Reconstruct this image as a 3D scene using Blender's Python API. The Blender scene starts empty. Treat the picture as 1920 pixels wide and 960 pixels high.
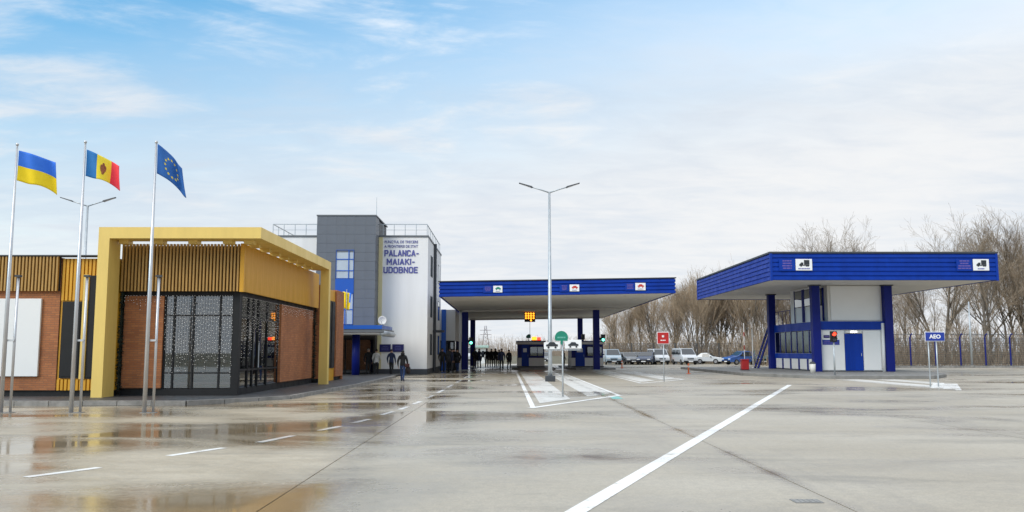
import bpy, bmesh, math, random
from mathutils import Vector, Matrix, Euler
R = math.radians
random.seed(7)
S = bpy.context.scene
C = S.collection

# ------------------------------------------------------------------ camera
cam_d = bpy.data.cameras.new('camera')
cam = bpy.data.objects.new('camera', cam_d); C.objects.link(cam)
cam_d.sensor_width = 36.0
cam_d.lens = 36.0 * 1640 / 1920
cam_d.clip_start = 0.1
cam_d.clip_end = 6000
cam.location = (0, 0, 1.6)
cam.rotation_euler = (R(90) + math.atan(178 / 1640), 0, -10 / 1650)
S.camera = cam
S.render.resolution_x = 1024; S.render.resolution_y = 512

# ------------------------------------------------------------------ world, sun, exposure
SUN_EL, SUN_AZ = R(34), R(-134)      # azimuth from +Y clockwise (west / behind the camera on the left)
W = bpy.data.worlds.new('World'); S.world = W; W.use_nodes = True
wn, wl = W.node_tree.nodes, W.node_tree.links
wn.clear()
def wnode(t, **k):
    n = wn.new(t)
    for a, b in k.items(): setattr(n, a, b)
    return n
def wmath(op, a, b=None, clamp=False):
    n = wnode('ShaderNodeMath', operation=op, use_clamp=clamp)
    for i, v in enumerate((a, b)):
        if v is None: continue
        if isinstance(v, (int, float)): n.inputs[i].default_value = v
        else: wl.new(v, n.inputs[i])
    return n.outputs[0]
def wsmooth(v, lo, hi):
    n = wnode('ShaderNodeMapRange', interpolation_type='SMOOTHSTEP')
    wl.new(v, n.inputs[0]); n.inputs[1].default_value = lo; n.inputs[2].default_value = hi
    return n.outputs[0]
sky = wnode('ShaderNodeTexSky', sky_type='NISHITA', sun_disc=False)
sky.sun_elevation = SUN_EL; sky.sun_rotation = SUN_AZ
sky.air_density = 1.0; sky.dust_density = 0.3; sky.ozone_density = 1.6
tc = wnode('ShaderNodeTexCoord')
sep = wnode('ShaderNodeSeparateXYZ'); wl.new(tc.outputs['Generated'], sep.inputs[0])
dx, dy, dz = sep.outputs
den = wmath('ADD', wmath('MAXIMUM', dz, 0.0), 0.13)
cmb = wnode('ShaderNodeCombineXYZ')
wl.new(wmath('DIVIDE', dx, den), cmb.inputs[0]); wl.new(wmath('DIVIDE', dy, den), cmb.inputs[1])
def wnoise(scale, detail, rough, loc, sc=(1, 1, 1), dist=0.0):
    m = wnode('ShaderNodeMapping'); wl.new(cmb.outputs[0], m.inputs[0])
    m.inputs['Location'].default_value = loc; m.inputs['Scale'].default_value = sc
    n = wnode('ShaderNodeTexNoise'); wl.new(m.outputs[0], n.inputs['Vector'])
    n.inputs['Scale'].default_value = scale; n.inputs['Detail'].default_value = detail
    n.inputs['Roughness'].default_value = rough; n.inputs['Distortion'].default_value = dist
    return n.outputs[0]
big = wnoise(0.55, 3, 0.5, (9, 9, 0), (1, 1, 1))
cum = wnoise(1.5, 7, 0.58, (.62, 11.35, 0), (.7, 1.2, 1), .6)
fine = wnoise(4.0, 6, 0.62, (0.4, 2.0, 0), (1.0, 1.8, 1), 0.4)
t = wmath('SUBTRACT', dz, wmath('MULTIPLY', dx, 0.20))
t = wmath('ADD', t, wmath('MULTIPLY', wmath('SUBTRACT', big, 0.5), 0.16))
t = wmath('ADD', t, wmath('MULTIPLY', wmath('SUBTRACT', cum, 0.5), 0.12))
t = wmath('ADD', t, wmath('MULTIPLY', wmath('SUBTRACT', fine, 0.5), 0.12))
blue = wsmooth(t, 0.14, 0.54)
clo = wsmooth(wmath('ADD', cum, wmath('MULTIPLY', wmath('SUBTRACT', fine, 0.5), 0.35)), 0.47, 0.72)
blue = wmath('MULTIPLY', blue, wmath('SUBTRACT', 1.0, wmath('MULTIPLY', clo, 0.85)), clamp=True)
# the cloud tone: soft white with slightly bluish grey folds
fold = wsmooth(wmath('ADD', wmath('MULTIPLY', big, 0.6), wmath('MULTIPLY', fine, 0.4)), 0.30, 0.66)
ctone = wnode('ShaderNodeMix', data_type='RGBA'); wl.new(fold, ctone.inputs[0])
ctone.inputs[6].default_value = (4.3, 4.75, 5.3, 1); ctone.inputs[7].default_value = (5.6, 5.66, 5.72, 1)
hsv = wnode('ShaderNodeHueSaturation'); hsv.inputs['Saturation'].default_value = 1.28; hsv.inputs['Value'].default_value = 1.15
tintn = wnode('ShaderNodeMix', data_type='RGBA', blend_type='MULTIPLY'); tintn.inputs[0].default_value = 1.0; tintn.inputs[7].default_value = (.62, 1.08, 1.12, 1)
wl.new(sky.outputs[0], tintn.inputs[6]); wl.new(tintn.outputs[2], hsv.inputs['Color'])
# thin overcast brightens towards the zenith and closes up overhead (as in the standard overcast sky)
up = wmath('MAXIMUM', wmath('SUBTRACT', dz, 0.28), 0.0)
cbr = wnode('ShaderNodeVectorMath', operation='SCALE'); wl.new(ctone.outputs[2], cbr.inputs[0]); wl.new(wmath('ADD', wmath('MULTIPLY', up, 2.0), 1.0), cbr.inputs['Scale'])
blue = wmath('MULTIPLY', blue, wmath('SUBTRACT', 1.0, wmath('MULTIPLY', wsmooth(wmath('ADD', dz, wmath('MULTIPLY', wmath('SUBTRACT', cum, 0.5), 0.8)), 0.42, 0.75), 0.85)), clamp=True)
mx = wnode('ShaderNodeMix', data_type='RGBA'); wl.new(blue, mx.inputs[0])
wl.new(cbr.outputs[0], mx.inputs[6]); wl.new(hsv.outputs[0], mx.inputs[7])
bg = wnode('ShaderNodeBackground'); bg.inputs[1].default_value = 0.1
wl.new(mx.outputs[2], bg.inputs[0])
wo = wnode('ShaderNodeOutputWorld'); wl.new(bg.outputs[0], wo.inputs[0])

sd = bpy.data.lights.new('sun', 'SUN'); sd.energy = 1.5; sd.angle = R(35); sd.color = (1, .90, .78)
sun = bpy.data.objects.new('sun', sd); C.objects.link(sun)
to_sun = Vector((math.sin(SUN_AZ) * math.cos(SUN_EL), math.cos(SUN_AZ) * math.cos(SUN_EL), math.sin(SUN_EL)))
sun.rotation_euler = to_sun.to_track_quat('Z', 'Y').to_euler(); sun.location = (-40, -30, 60)

S.view_settings.view_transform = 'Standard'; S.view_settings.look = 'None'
S.view_settings.exposure = 0.7; S.view_settings.gamma = 1.0; S.view_settings.use_curve_mapping = False
S.render.engine = 'CYCLES'

# ------------------------------------------------------------------ materials
def ramp2(nt, fac, a, b, lo, hi):
    m = nt.nodes.new('ShaderNodeMapRange'); nt.links.new(fac, m.inputs[0])
    m.inputs[1].default_value = lo; m.inputs[2].default_value = hi
    m.inputs[3].default_value = a; m.inputs[4].default_value = b
    return m.outputs[0]
MATS = {}
def mat(name, col, rough=0.5, metal=0.0, var=0.10, scale=3.0, bump=0.0, bscale=30.0, emit=0.0, spec=0.5, stretch=(1, 1, 1), coat=0.0, alpha2=None):
    if name in MATS: return MATS[name]
    m = bpy.data.materials.new(name); m.use_nodes = True
    nt = m.node_tree; b = nt.nodes['Principled BSDF']
    co = nt.nodes.new('ShaderNodeTexCoord')
    mp = nt.nodes.new('ShaderNodeMapping'); nt.links.new(co.outputs['Object'], mp.inputs[0]); mp.inputs['Scale'].default_value = stretch
    oi = nt.nodes.new('ShaderNodeObjectInfo')
    n = nt.nodes.new('ShaderNodeTexNoise'); n.noise_dimensions = '4D'; nt.links.new(mp.outputs[0], n.inputs['Vector'])
    nt.links.new(oi.outputs['Random'], n.inputs['W'])
    n.inputs['Scale'].default_value = scale; n.inputs['Detail'].default_value = 6; n.inputs['Roughness'].default_value = .6
    mixc = nt.nodes.new('ShaderNodeMix'); mixc.data_type = 'RGBA'
    nt.links.new(ramp2(nt, n.outputs[0], 0, 1, .3, .7), mixc.inputs[0])
    c2 = alpha2 if alpha2 else [c * (1 + var) for c in col]
    mixc.inputs[6].default_value = (*[c * (1 - var) for c in col], 1); mixc.inputs[7].default_value = (*c2, 1)
    nt.links.new(mixc.outputs[2], b.inputs['Base Color'])
    nt.links.new(ramp2(nt, n.outputs[0], min(1, rough * 1.2), rough * .85, .3, .7), b.inputs['Roughness'])
    b.inputs['Metallic'].default_value = metal; b.inputs['Specular IOR Level'].default_value = spec
    b.inputs['Coat Weight'].default_value = coat
    if bump:
        n2 = nt.nodes.new('ShaderNodeTexNoise'); nt.links.new(mp.outputs[0], n2.inputs['Vector'])
        n2.inputs['Scale'].default_value = bscale; n2.inputs['Detail'].default_value = 4
        bp = nt.nodes.new('ShaderNodeBump'); bp.inputs['Strength'].default_value = bump; bp.inputs['Distance'].default_value = .01
        nt.links.new(n2.outputs[0], bp.inputs['Height']); nt.links.new(bp.outputs[0], b.inputs['Normal'])
    if emit:
        b.inputs['Emission Color'].default_value = (*col, 1); b.inputs['Emission Strength'].default_value = emit
    MATS[name] = m
    return m

def glass_mat(name, tint, refl=1.0, rough=0.02, face=.05):
    m = bpy.data.materials.new(name); m.use_nodes = True; nt = m.node_tree; nt.nodes.clear()
    out = nt.nodes.new('ShaderNodeOutputMaterial')
    tr = nt.nodes.new('ShaderNodeBsdfTransparent'); tr.inputs[0].default_value = (*tint, 1)
    gl = nt.nodes.new('ShaderNodeBsdfGlossy'); gl.inputs['Roughness'].default_value = rough; gl.inputs[0].default_value = (.9, .93, .95, 1)
    fr = nt.nodes.new('ShaderNodeFresnel'); fr.inputs[0].default_value = 1.55
    ml = nt.nodes.new('ShaderNodeMath'); ml.operation = 'MULTIPLY_ADD'; nt.links.new(fr.outputs[0], ml.inputs[0]); ml.inputs[1].default_value = refl; ml.inputs[2].default_value = face
    # faint unevenness of the panes
    no = nt.nodes.new('ShaderNodeTexNoise'); no.inputs['Scale'].default_value = 1.3
    bp = nt.nodes.new('ShaderNodeBump'); bp.inputs['Strength'].default_value = .04; nt.links.new(no.outputs[0], bp.inputs['Height']); nt.links.new(bp.outputs[0], gl.inputs['Normal'])
    mx = nt.nodes.new('ShaderNodeMixShader'); nt.links.new(ml.outputs[0], mx.inputs[0]); nt.links.new(tr.outputs[0], mx.inputs[1]); nt.links.new(gl.outputs[0], mx.inputs[2])
    nt.links.new(mx.outputs[0], out.inputs[0]); MATS[name] = m
    return m

M = dict(
    gold=mat('gold_paint', (.72, .515, .14), .45, var=.10, scale=.9, stretch=(2, 2, .5)),
    ochre=mat('ochre_slat', (.60, .30, .012), .5, var=.12, scale=2, stretch=(6, 6, .6)),
    wood=mat('wood_slat', (.40, .225, .055), .55, var=.30, scale=3, stretch=(8, 8, .5)),
    black=mat('black_metal', (.010, .010, .011), .5, var=.2, spec=.3),
    blackw=mat('black_backing', (.015, .013, .011), .7),
    white=mat('white_paint_metal', (.74, .74, .73), .45, var=.03, scale=.6),
    render_w=mat('white_render', (.80, .79, .775), .8, var=.05, scale=.7, stretch=(2, 2, .22), bump=.15, bscale=60),
    yellow_r=mat('pale_yellow_render', (.66, .58, .32), .8, var=.04),
    greypanel=mat('slate_grey_panel', (.125, .138, .160), .45, var=.10, scale=.5),
    greytrim=mat('grey_trim', (.12, .13, .14), .5),
    blue=mat('blue_sheet', (.0012, .034, .29), .5, var=.16, scale=1.2, stretch=(1.5, 1.5, .25), spec=.22),
    bluedk=mat('blue_column_paint', (.0018, .010, .16), .5, spec=.25, var=.10, scale=.8),
    bluelt=mat('bright_blue_panel', (.008, .09, .42), .4, var=.06),
    soffit=mat('soffit_sheet', (.66, .64, .595), .6, var=.05, scale=.3),
    galv=mat('galvanised_steel', (.42, .45, .47), .42, .55, var=.12, scale=4),
    steel=mat('flagpole_steel', (.55, .55, .56), .35, .7, var=.08, scale=2),
    dkgrey=mat('dark_grey', (.045, .05, .058), .55),
    asphalt=mat('pavement_asphalt', (.05, .05, .052), .5, var=.25, scale=5, bump=.4, bscale=120),
    kerb=mat('kerb_concrete', (.235, .225, .21), .6, var=.4, scale=3, bump=.3, bscale=50),
    island=mat('island_concrete', (.20, .195, .185), .6, var=.2, scale=2, bump=.3, bscale=60),
    red=mat('red_paint', (.42, .012, .012), .4, var=.08),
    orange=mat('orange_plastic', (.75, .16, .05), .5),
    green=mat('green_sign', (.008, .20, .13), .4, var=.05),
    signblue=mat('sign_blue', (.01, .035, .28), .4, var=.05),
    navy=mat('navy_sign', (.012, .014, .11), .4, var=.05),
    letter=mat('lettering_blue', (.10, .105, .33), .5, var=.04),
    maroon=mat('fascia_lettering', (.12, .085, .32), .5, var=.04),
    signwhite=mat('sign_white', (.78, .78, .78), .4, var=.02),
    signdark=mat('sign_dark', (.02, .025, .03), .5),
    signred=mat('sign_red', (.5, .03, .02), .5),
    concrete_fl=mat('interior_floor', (.10, .095, .09), .5),
    interior=mat('interior_wall', (.06, .055, .05), .8),
    rubber=mat('rubber', (.012, .012, .012), .8),
    rim=mat('wheel_rim', (.4, .4, .42), .3, .8),
    bark=mat('bark', (.115, .095, .074), .9, var=.35, scale=2.5, stretch=(3, 3, .6)),
    twig=mat('twigs', (.245, .188, .130), .9, var=.35, scale=.6),
    twig2=mat('warm_twigs', (.32, .24, .16), .9, var=.3, scale=.3),
    garland=mat('garland_green', (.012, .02, .012), .8, var=.5),
    bulb=mat('fairy_bulb', (1, .97, .92), .3, emit=.35, var=.02),
    amber=mat('amber_lamp', (1, .33, .02), .3, emit=1.7, var=.02),
    redlamp=mat('red_lamp', (1, .05, .02), .3, emit=1.8, var=.02),
    greenlamp=mat('green_lamp', (.15, 1, .65), .3, emit=2.5, var=.02),
    tube=mat('white_lamp', (1, 1, .97), .3, emit=4.0, var=.02),
    skin=mat('skin', (.42, .24, .17), .6),
    shoe=mat('shoe', (.015, .013, .012), .6),
    flagblue=mat('flag_blue', (.03, .17, .70), .75, var=.08),
    flagyellow=mat('flag_yellow', (.90, .66, .01), .75, var=.06),
    flagyellow2=mat('flag_yellow_b', (.88, .70, .04), .75, var=.06),
    flagred=mat('flag_red', (.80, .05, .08), .75, var=.08),
    flagmd=mat('flag_mid_blue', (.02, .17, .46), .75, var=.08),
    flageu=mat('flag_dark_blue', (.02, .12, .40), .75, var=.12),
    emblem=mat('flag_emblem', (.30, .10, .04), .8, var=.5, scale=30),
    teal=mat('teal_paint', (.18, .42, .38), .6),
    tealglass=mat('teal_car_paint', (.04, .13, .15), .3, coat=.5),
    carblue=mat('blue_car_paint', (.03, .09, .30), .3, coat=.6),
    carnavy=mat('navy_car_paint', (.02, .035, .08), .3, coat=.6),
    carwhite=mat('white_car_paint', (.50, .52, .54), .3, coat=.6, var=.03),
    cargrey=mat('grey_car_paint', (.19, .195, .20), .3, .3, coat=.5),
    carglass=mat('car_glass', (.02, .025, .03), .08, spec=.8),
    dryland=mat('winter_grass', (.11, .095, .055), .95, var=.35, scale=.15, bump=.5, bscale=2),
    farw=mat('far_twigs', (.30, .235, .18), .95, var=.3, scale=.05),
    pylon=mat('pylon_steel', (.33, .30, .31), .7),
)
GL_DARK = glass_mat('curtain_glass', (.42, .46, .48), 1.2, face=.15)
GL_GREEN = glass_mat('green_tinted_glass', (.30, .42, .40), .5)
GL_BLACK = glass_mat('tinted_glass', (.08, .09, .10), .45)
GL_WIN = glass_mat('window_glass', (.45, .52, .58), 1.8)

def brick_mat():
    m = bpy.data.materials.new('terracotta_brick'); m.use_nodes = True; nt = m.node_tree; b = nt.nodes['Principled BSDF']
    g = nt.nodes.new('ShaderNodeNewGeometry'); sp = nt.nodes.new('ShaderNodeSeparateXYZ'); nt.links.new(g.outputs['Position'], sp.inputs[0])
    ad = nt.nodes.new('ShaderNodeMath'); ad.operation = 'ADD'; nt.links.new(sp.outputs[0], ad.inputs[0]); nt.links.new(sp.outputs[1], ad.inputs[1])
    cb = nt.nodes.new('ShaderNodeCombineXYZ'); nt.links.new(ad.outputs[0], cb.inputs[0]); nt.links.new(sp.outputs[2], cb.inputs[1])
    br = nt.nodes.new('ShaderNodeTexBrick'); nt.links.new(cb.outputs[0], br.inputs['Vector'])
    br.inputs['Color1'].default_value = (.42, .155, .052, 1); br.inputs['Color2'].default_value = (.32, .11, .038, 1); br.inputs['Mortar'].default_value = (.24, .11, .055, 1)
    br.inputs['Scale'].default_value = 1; br.inputs['Brick Width'].default_value = .26; br.inputs['Row Height'].default_value = .075; br.inputs['Mortar Size'].default_value = .008
    n = nt.nodes.new('ShaderNodeTexNoise'); nt.links.new(g.outputs['Position'], n.inputs['Vector']); n.inputs['Scale'].default_value = 1.2; n.inputs['Detail'].default_value = 5
    mx = nt.nodes.new('ShaderNodeMix'); mx.data_type = 'RGBA'; mx.blend_type = 'MULTIPLY'; mx.inputs[0].default_value = .55
    cr = ramp2(nt, n.outputs[0], .65, 1.25, .3, .7); nt.links.new(br.outputs[0], mx.inputs[6]); nt.links.new(cr, mx.inputs[7])
    nt.links.new(mx.outputs[2], b.inputs['Base Color']); b.inputs['Roughness'].default_value = .75
    bp = nt.nodes.new('ShaderNodeBump'); bp.inputs['Strength'].default_value = .6; bp.inputs['Distance'].default_value = .01; bp.invert = True
    nt.links.new(br.outputs['Fac'], bp.inputs['Height']); nt.links.new(bp.outputs[0], b.inputs['Normal'])
    return m
M['brick'] = brick_mat()

def concrete_mat(name, paint=None, paint_amt=1.0):
    m = bpy.data.materials.new(name); m.use_nodes = True; nt = m.node_tree; N, L = nt.nodes, nt.links; b = N['Principled BSDF']
    g = N.new('ShaderNodeNewGeometry'); pos = g.outputs['Position']
    def noise(scale, detail, sc=(1, 1, 1), rough=.55, loc=(0, 0, 0), dist=0):
        mp = N.new('ShaderNodeMapping'); L.new(pos, mp.inputs[0]); mp.inputs['Scale'].default_value = sc; mp.inputs['Location'].default_value = loc
        n = N.new('ShaderNodeTexNoise'); L.new(mp.outputs[0], n.inputs['Vector']); n.inputs['Scale'].default_value = scale
        n.inputs['Detail'].default_value = detail; n.inputs['Roughness'].default_value = rough; n.inputs['Distortion'].default_value = dist
        return n.outputs[0]
    def mth(op, a, c, clamp=False):
        n = N.new('ShaderNodeMath'); n.operation = op; n.use_clamp = clamp
        for i, v in enumerate((a, c)):
            if isinstance(v, (int, float)): n.inputs[i].default_value = v
            else: L.new(v, n.inputs[i])
        return n.outputs[0]
    def sm(v, lo, hi, a=0., c=1.):
        n = N.new('ShaderNodeMapRange'); n.interpolation_type = 'SMOOTHSTEP'; L.new(v, n.inputs[0])
        for i, q in enumerate((lo, hi, a, c)): n.inputs[i + 1].default_value = q
        return n.outputs[0]
    def mixc(f, a, c, mode='MIX'):
        n = N.new('ShaderNodeMix'); n.data_type = 'RGBA'; n.blend_type = mode
        if isinstance(f, (int, float)): n.inputs[0].default_value = f
        else: L.new(f, n.inputs[0])
        for i, v in ((6, a), (7, c)):
            if isinstance(v, tuple): n.inputs[i].default_value = (*v, 1)
            else: L.new(v, n.inputs[i])
        return n.outputs[2]
    sp = N.new('ShaderNodeSeparateXYZ'); L.new(pos, sp.inputs[0]); X, Y, Z = sp.outputs
    left = sm(mth('ADD', X, mth('MULTIPLY', mth('SUBTRACT', noise(.25, 3), .5), 3.0)), -1.6, -3.2)       # the older, browner lane west of the joint
    coarse = noise(.22, 5, (.6, 1.2, 1), .6); mid = noise(1.4, 5, (.7, 1.4, 1), .6); grit = noise(38, 3); speck = noise(9, 4, (1, 1, 1), .7)
    stain = sm(noise(.55, 6, (.45, 1.5, 1), .62, (5, 3, 0), .4), .52, .72)
    base = mixc(sm(coarse, .3, .7), (.345, .298, .226), (.418, .372, .298))
    base = mixc(mth('MULTIPLY', left, .9), base, mixc(sm(mid, .3, .7), (.365, .305, .218), (.455, .39, .29)))
    base = mixc(mth('MULTIPLY', stain, .55), base, (.21, .185, .145))
    # tyre scrub along the driving direction
    tyre = sm(noise(.9, 4, (1.6, .06, 1), .6, (1, 2, 0)), .55, .75)
    base = mixc(mth('MULTIPLY', tyre, .18), base, (.14, .13, .12))
    base = mixc(.25, base, mixc(sm(speck, .35, .65), (.62, .62, .62), (1.2, 1.2, 1.2)), 'MULTIPLY')
    base = mixc(.25, base, mixc(sm(grit, .35, .65), (.6, .6, .6), (1.25, 1.25, 1.25)), 'MULTIPLY')
    oi = N.new('ShaderNodeObjectInfo')
    base = mixc(1.0, base, mixc(oi.outputs['Random'], (.95, .95, .95), (1.04, 1.04, 1.04)), 'MULTIPLY')
    # water: damp film everywhere in places, standing puddles mostly on the left lane
    wet0 = noise(.27, 6, (.60, 1.05, 1), .55, (2.2, 7.1, 0), .6)
    wet0 = mth('ADD', wet0, mth('MULTIPLY', mth('SUBTRACT', mid, .5), .07))
    wet = mth('ADD', wet0, mth('SUBTRACT', mth('MULTIPLY', left, .11), .02))
    ab = N.new('ShaderNodeMath'); ab.operation = 'ABSOLUTE'; L.new(mth('ADD', X, 2.15), ab.inputs[0])
    ac = N.new('ShaderNodeMath'); ac.operation = 'ABSOLUTE'; L.new(mth('SUBTRACT', X, 3.5), ac.inputs[0])
    wet = mth('ADD', wet, mth('MULTIPLY', sm(ab.outputs[0], .75, .05), .075))         # water lies along the sunken joints
    wet = mth('ADD', wet, mth('MULTIPLY', sm(ac.outputs[0], .22, .0), .11))
    damp = sm(wet, .40, .62); pud = sm(wet, .57, .70)
    col = mixc(mth('MULTIPLY', damp, .45), base, mixc(1.0, base, (.62, .60, .56), 'MULTIPLY'))
    col = mixc(pud, col, mixc(1.0, base, (.64, .56, .45), 'MULTIPLY'))
    rgh = mth('SUBTRACT', .50, mth('MULTIPLY', damp, .30))
    rgh = mth('ADD', rgh, mth('MULTIPLY', mth('SUBTRACT', speck, .5), .16))
    rn = N.new('ShaderNodeMix'); rn.data_type = 'FLOAT'; L.new(pud, rn.inputs[0]); L.new(rgh, rn.inputs[2]); rn.inputs[3].default_value = .05
    if paint:
        wear = mth('MULTIPLY', sm(mth('ADD', noise(2.2, 6, (1, 1, 1), .65), mth('MULTIPLY', mth('SUBTRACT', grit, .5), .25)), .30, .46), paint_amt)
        col = mixc(wear, col, paint)
    L.new(col, b.inputs['Base Color']); L.new(rn.outputs[0], b.inputs['Roughness'])
    b.inputs['Specular IOR Level'].default_value = .45
    bp = N.new('ShaderNodeBump'); bp.inputs['Distance'].default_value = .004
    L.new(mth('MULTIPLY', mth('SUBTRACT', 1.0, pud), .35), bp.inputs['Strength'])
    L.new(mth('ADD', grit, mth('MULTIPLY', speck, 1.5)), bp.inputs['Height']); L.new(bp.outputs[0], b.inputs['Normal'])
    MATS[name] = m
    return m
M['concrete'] = concrete_mat('wet_concrete')
M['paintline'] = concrete_mat('white_road_paint', (.78, .77, .74), .95)
M['paintpale'] = concrete_mat('worn_road_paint', (.70, .69, .655), .75)

# ------------------------------------------------------------------ mesh helpers
class MB:
    def __init__(s): s.v = []; s.f = []; s.m = []
    def face(s, idx, mi=0): s.f.append(tuple(idx)); s.m.append(mi)
    def quad(s, a, b, c, d, mi=0):
        n = len(s.v); s.v += [tuple(a), tuple(b), tuple(c), tuple(d)]; s.face((n, n + 1, n + 2, n + 3), mi); return s
    def box(s, x0, x1, y0, y1, z0, z1, mi=0):
        n = len(s.v)
        s.v += [(x0, y0, z0), (x1, y0, z0), (x1, y1, z0), (x0, y1, z0), (x0, y0, z1), (x1, y0, z1), (x1, y1, z1), (x0, y1, z1)]
        for q in ((0, 3, 2, 1), (4, 5, 6, 7), (0, 1, 5, 4), (1, 2, 6, 5), (2, 3, 7, 6), (3, 0, 4, 7)): s.face([n + i for i in q], mi)
        return s
    def tube(s, pts, rad, n=8, mi=0, cap=True):
        pts = [Vector(p) for p in pts]
        if isinstance(rad, (int, float)): rad = [rad] * len(pts)
        base = len(s.v)
        for i, p in enumerate(pts):
            d = (pts[min(i + 1, len(pts) - 1)] - pts[max(i - 1, 0)]).normalized()
            ref = Vector((0, 0, 1)) if abs(d.z) < .9 else Vector((1, 0, 0))
            a = d.cross(ref).normalized(); b = d.cross(a)
            for k in range(n):
                th = 2 * math.pi * k / n
                s.v.append(tuple(p + (a * math.cos(th) + b * math.sin(th)) * rad[i]))
        for i in range(len(pts) - 1):
            for k in range(n):
                k2 = (k + 1) % n
                s.face((base + i * n + k, base + (i + 1) * n + k, base + (i + 1) * n + k2, base + i * n + k2), mi)
        if cap:
            s.face([base + k for k in range(n)], mi); s.face([base + (len(pts) - 1) * n + k for k in reversed(range(n))], mi)
        return s
    def prism(s, poly, z0, z1, mi=0):          # poly: list of (x,y), CCW
        n = len(s.v); k = len(poly)
        s.v += [(x, y, z0) for x, y in poly] + [(x, y, z1) for x, y in poly]
        s.face([n + i for i in reversed(range(k))], mi); s.face([n + k + i for i in range(k)], mi)
        for i in range(k):
            j = (i + 1) % k; s.face((n + i, n + j, n + k + j, n + k + i), mi)
        return s
    def prism_xz(s, poly, y0, y1, mi=0):       # profile in x,z extruded along y
        n = len(s.v); k = len(poly)
        s.v += [(x, y0, z) for x, z in poly] + [(x, y1, z) for x, z in poly]
        s.face([n + i for i in range(k)], mi); s.face([n + k + i for i in reversed(range(k))], mi)
        for i in range(k):
            j = (i + 1) % k; s.face((n + j, n + i, n + k + i, n + k + j), mi)
        return s
    def sphere(s, c, r, seg=10, rings=6, sc=(1, 1, 1), zmin=-1.0, mi=0):
        base = len(s.v)
        for i in range(rings + 1):
            ph = math.pi * i / rings
            z = max(math.cos(ph), zmin)
            for k in range(seg):
                th = 2 * math.pi * k / seg
                s.v.append((c[0] + r * sc[0] * math.sin(ph) * math.cos(th), c[1] + r * sc[1] * math.sin(ph) * math.sin(th), c[2] + r * sc[2] * z))
        for i in range(rings):
            for k in range(seg):
                k2 = (k + 1) % seg
                s.face((base + i * seg + k, base + (i + 1) * seg + k, base + (i + 1) * seg + k2, base + i * seg + k2), mi)
        return s
    def mesh(s, name, mats, off=(0, 0, 0), smooth=False):
        me = bpy.data.meshes.new(name)
        me.from_pydata([(x - off[0], y - off[1], z - off[2]) for x, y, z in s.v], [], s.f)
        if not isinstance(mats, (list, tuple)): mats = [mats]
        for q in mats: me.materials.append(q)
        if len(mats) > 1: me.polygons.foreach_set('material_index', s.m)
        if smooth: me.polygons.foreach_set('use_smooth', [True] * len(me.polygons))
        me.update(); return me
    def build(s, name, mats, parent=None, smooth=False, bevel=0.0, local=False):
        off = (0, 0, 0) if (parent is None or local) else ORG.get(parent.name, (0, 0, 0))
        o = bpy.data.objects.new(name, s.mesh(name, mats, off, smooth)); C.objects.link(o)
        if parent is not None: o.parent = parent
        ORG[o.name] = off
        if bevel:
            md = o.modifiers.new('bevel', 'BEVEL'); md.width = bevel; md.segments = 2; md.limit_method = 'ANGLE'
        return o
ORG = {}
def thing(name, label, cat, loc=(0, 0, 0), rz=0.0, group=None):
    o = bpy.data.objects.new(name, None); C.objects.link(o); o.location = loc; o.rotation_euler = (0, 0, rz); o.empty_display_size = .3
    o['label'] = label; o['category'] = cat
    if group: o['group'] = group
    ORG[o.name] = tuple(loc)
    return o
def tag(o, label, cat, group=None):
    o['label'] = label; o['category'] = cat
    if group: o['group'] = group
    return o
def struct(o): o['kind'] = 'structure'; return o
def piece(name, me, parent, loc):              # shared-mesh piece at a world location
    o = bpy.data.objects.new(name, me); C.objects.link(o); o.parent = parent
    off = ORG.get(parent.name, (0, 0, 0)); o.location = (loc[0] - off[0], loc[1] - off[1], loc[2] - off[2])
    ORG[o.name] = tuple(loc)
    return o
def bx(name, m, parent, x0, x1, y0, y1, z0, z1, bevel=0.0):
    return MB().box(x0, x1, y0, y1, z0, z1).build(name, m, parent, bevel=bevel)
def copy_tree(o, parent=None):
    c = o.copy(); C.objects.link(c); c.parent = parent
    for ch in list(o.children): copy_tree(ch, c)
    return c
def text(body, size, x, y, z, m, parent, name='lettering', align='CENTER', bold=0.0, ext=.012, width=None, face=0.0):
    cu = bpy.data.curves.new('t', 'FONT'); cu.body = body; cu.size = size; cu.align_x = align; cu.extrude = ext; cu.offset = bold; cu.resolution_u = 3
    o = bpy.data.objects.new('t', cu); C.objects.link(o)
    dg = bpy.context.evaluated_depsgraph_get(); me = bpy.data.meshes.new_from_object(o.evaluated_get(dg))
    bpy.data.objects.remove(o); bpy.data.curves.remove(cu)
    if width:
        xs = [v.co.x for v in me.vertices]; k = width / (max(xs) - min(xs)); me.transform(Matrix.Diagonal((k, 1, 1, 1)))
    me.transform(Matrix.Rotation(R(90), 4, 'X'))
    if face: me.transform(Matrix.Rotation(face, 4, 'Z'))
    me.materials.clear(); me.materials.append(m); me.name = name
    p = bpy.data.objects.new(name, me); C.objects.link(p)
    off = (0, 0, 0)
    if parent: p.parent = parent; off = ORG.get(parent.name, off)
    p.location = (x - off[0], y - off[1], z - off[2])
    return p

# ================================================================== the ground
struct(MB().quad((-3000, -600, -.08), (3000, -600, -.08), (3000, 4500, -.08), (-3000, 4500, -.08)).build('ground', M['dryland']))
paving = struct(MB().quad((-70, -30, -.022), (80, -30, -.022), (80, 111, -.022), (-70, 111, -.022)).build('paving', M['concrete']))
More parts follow.
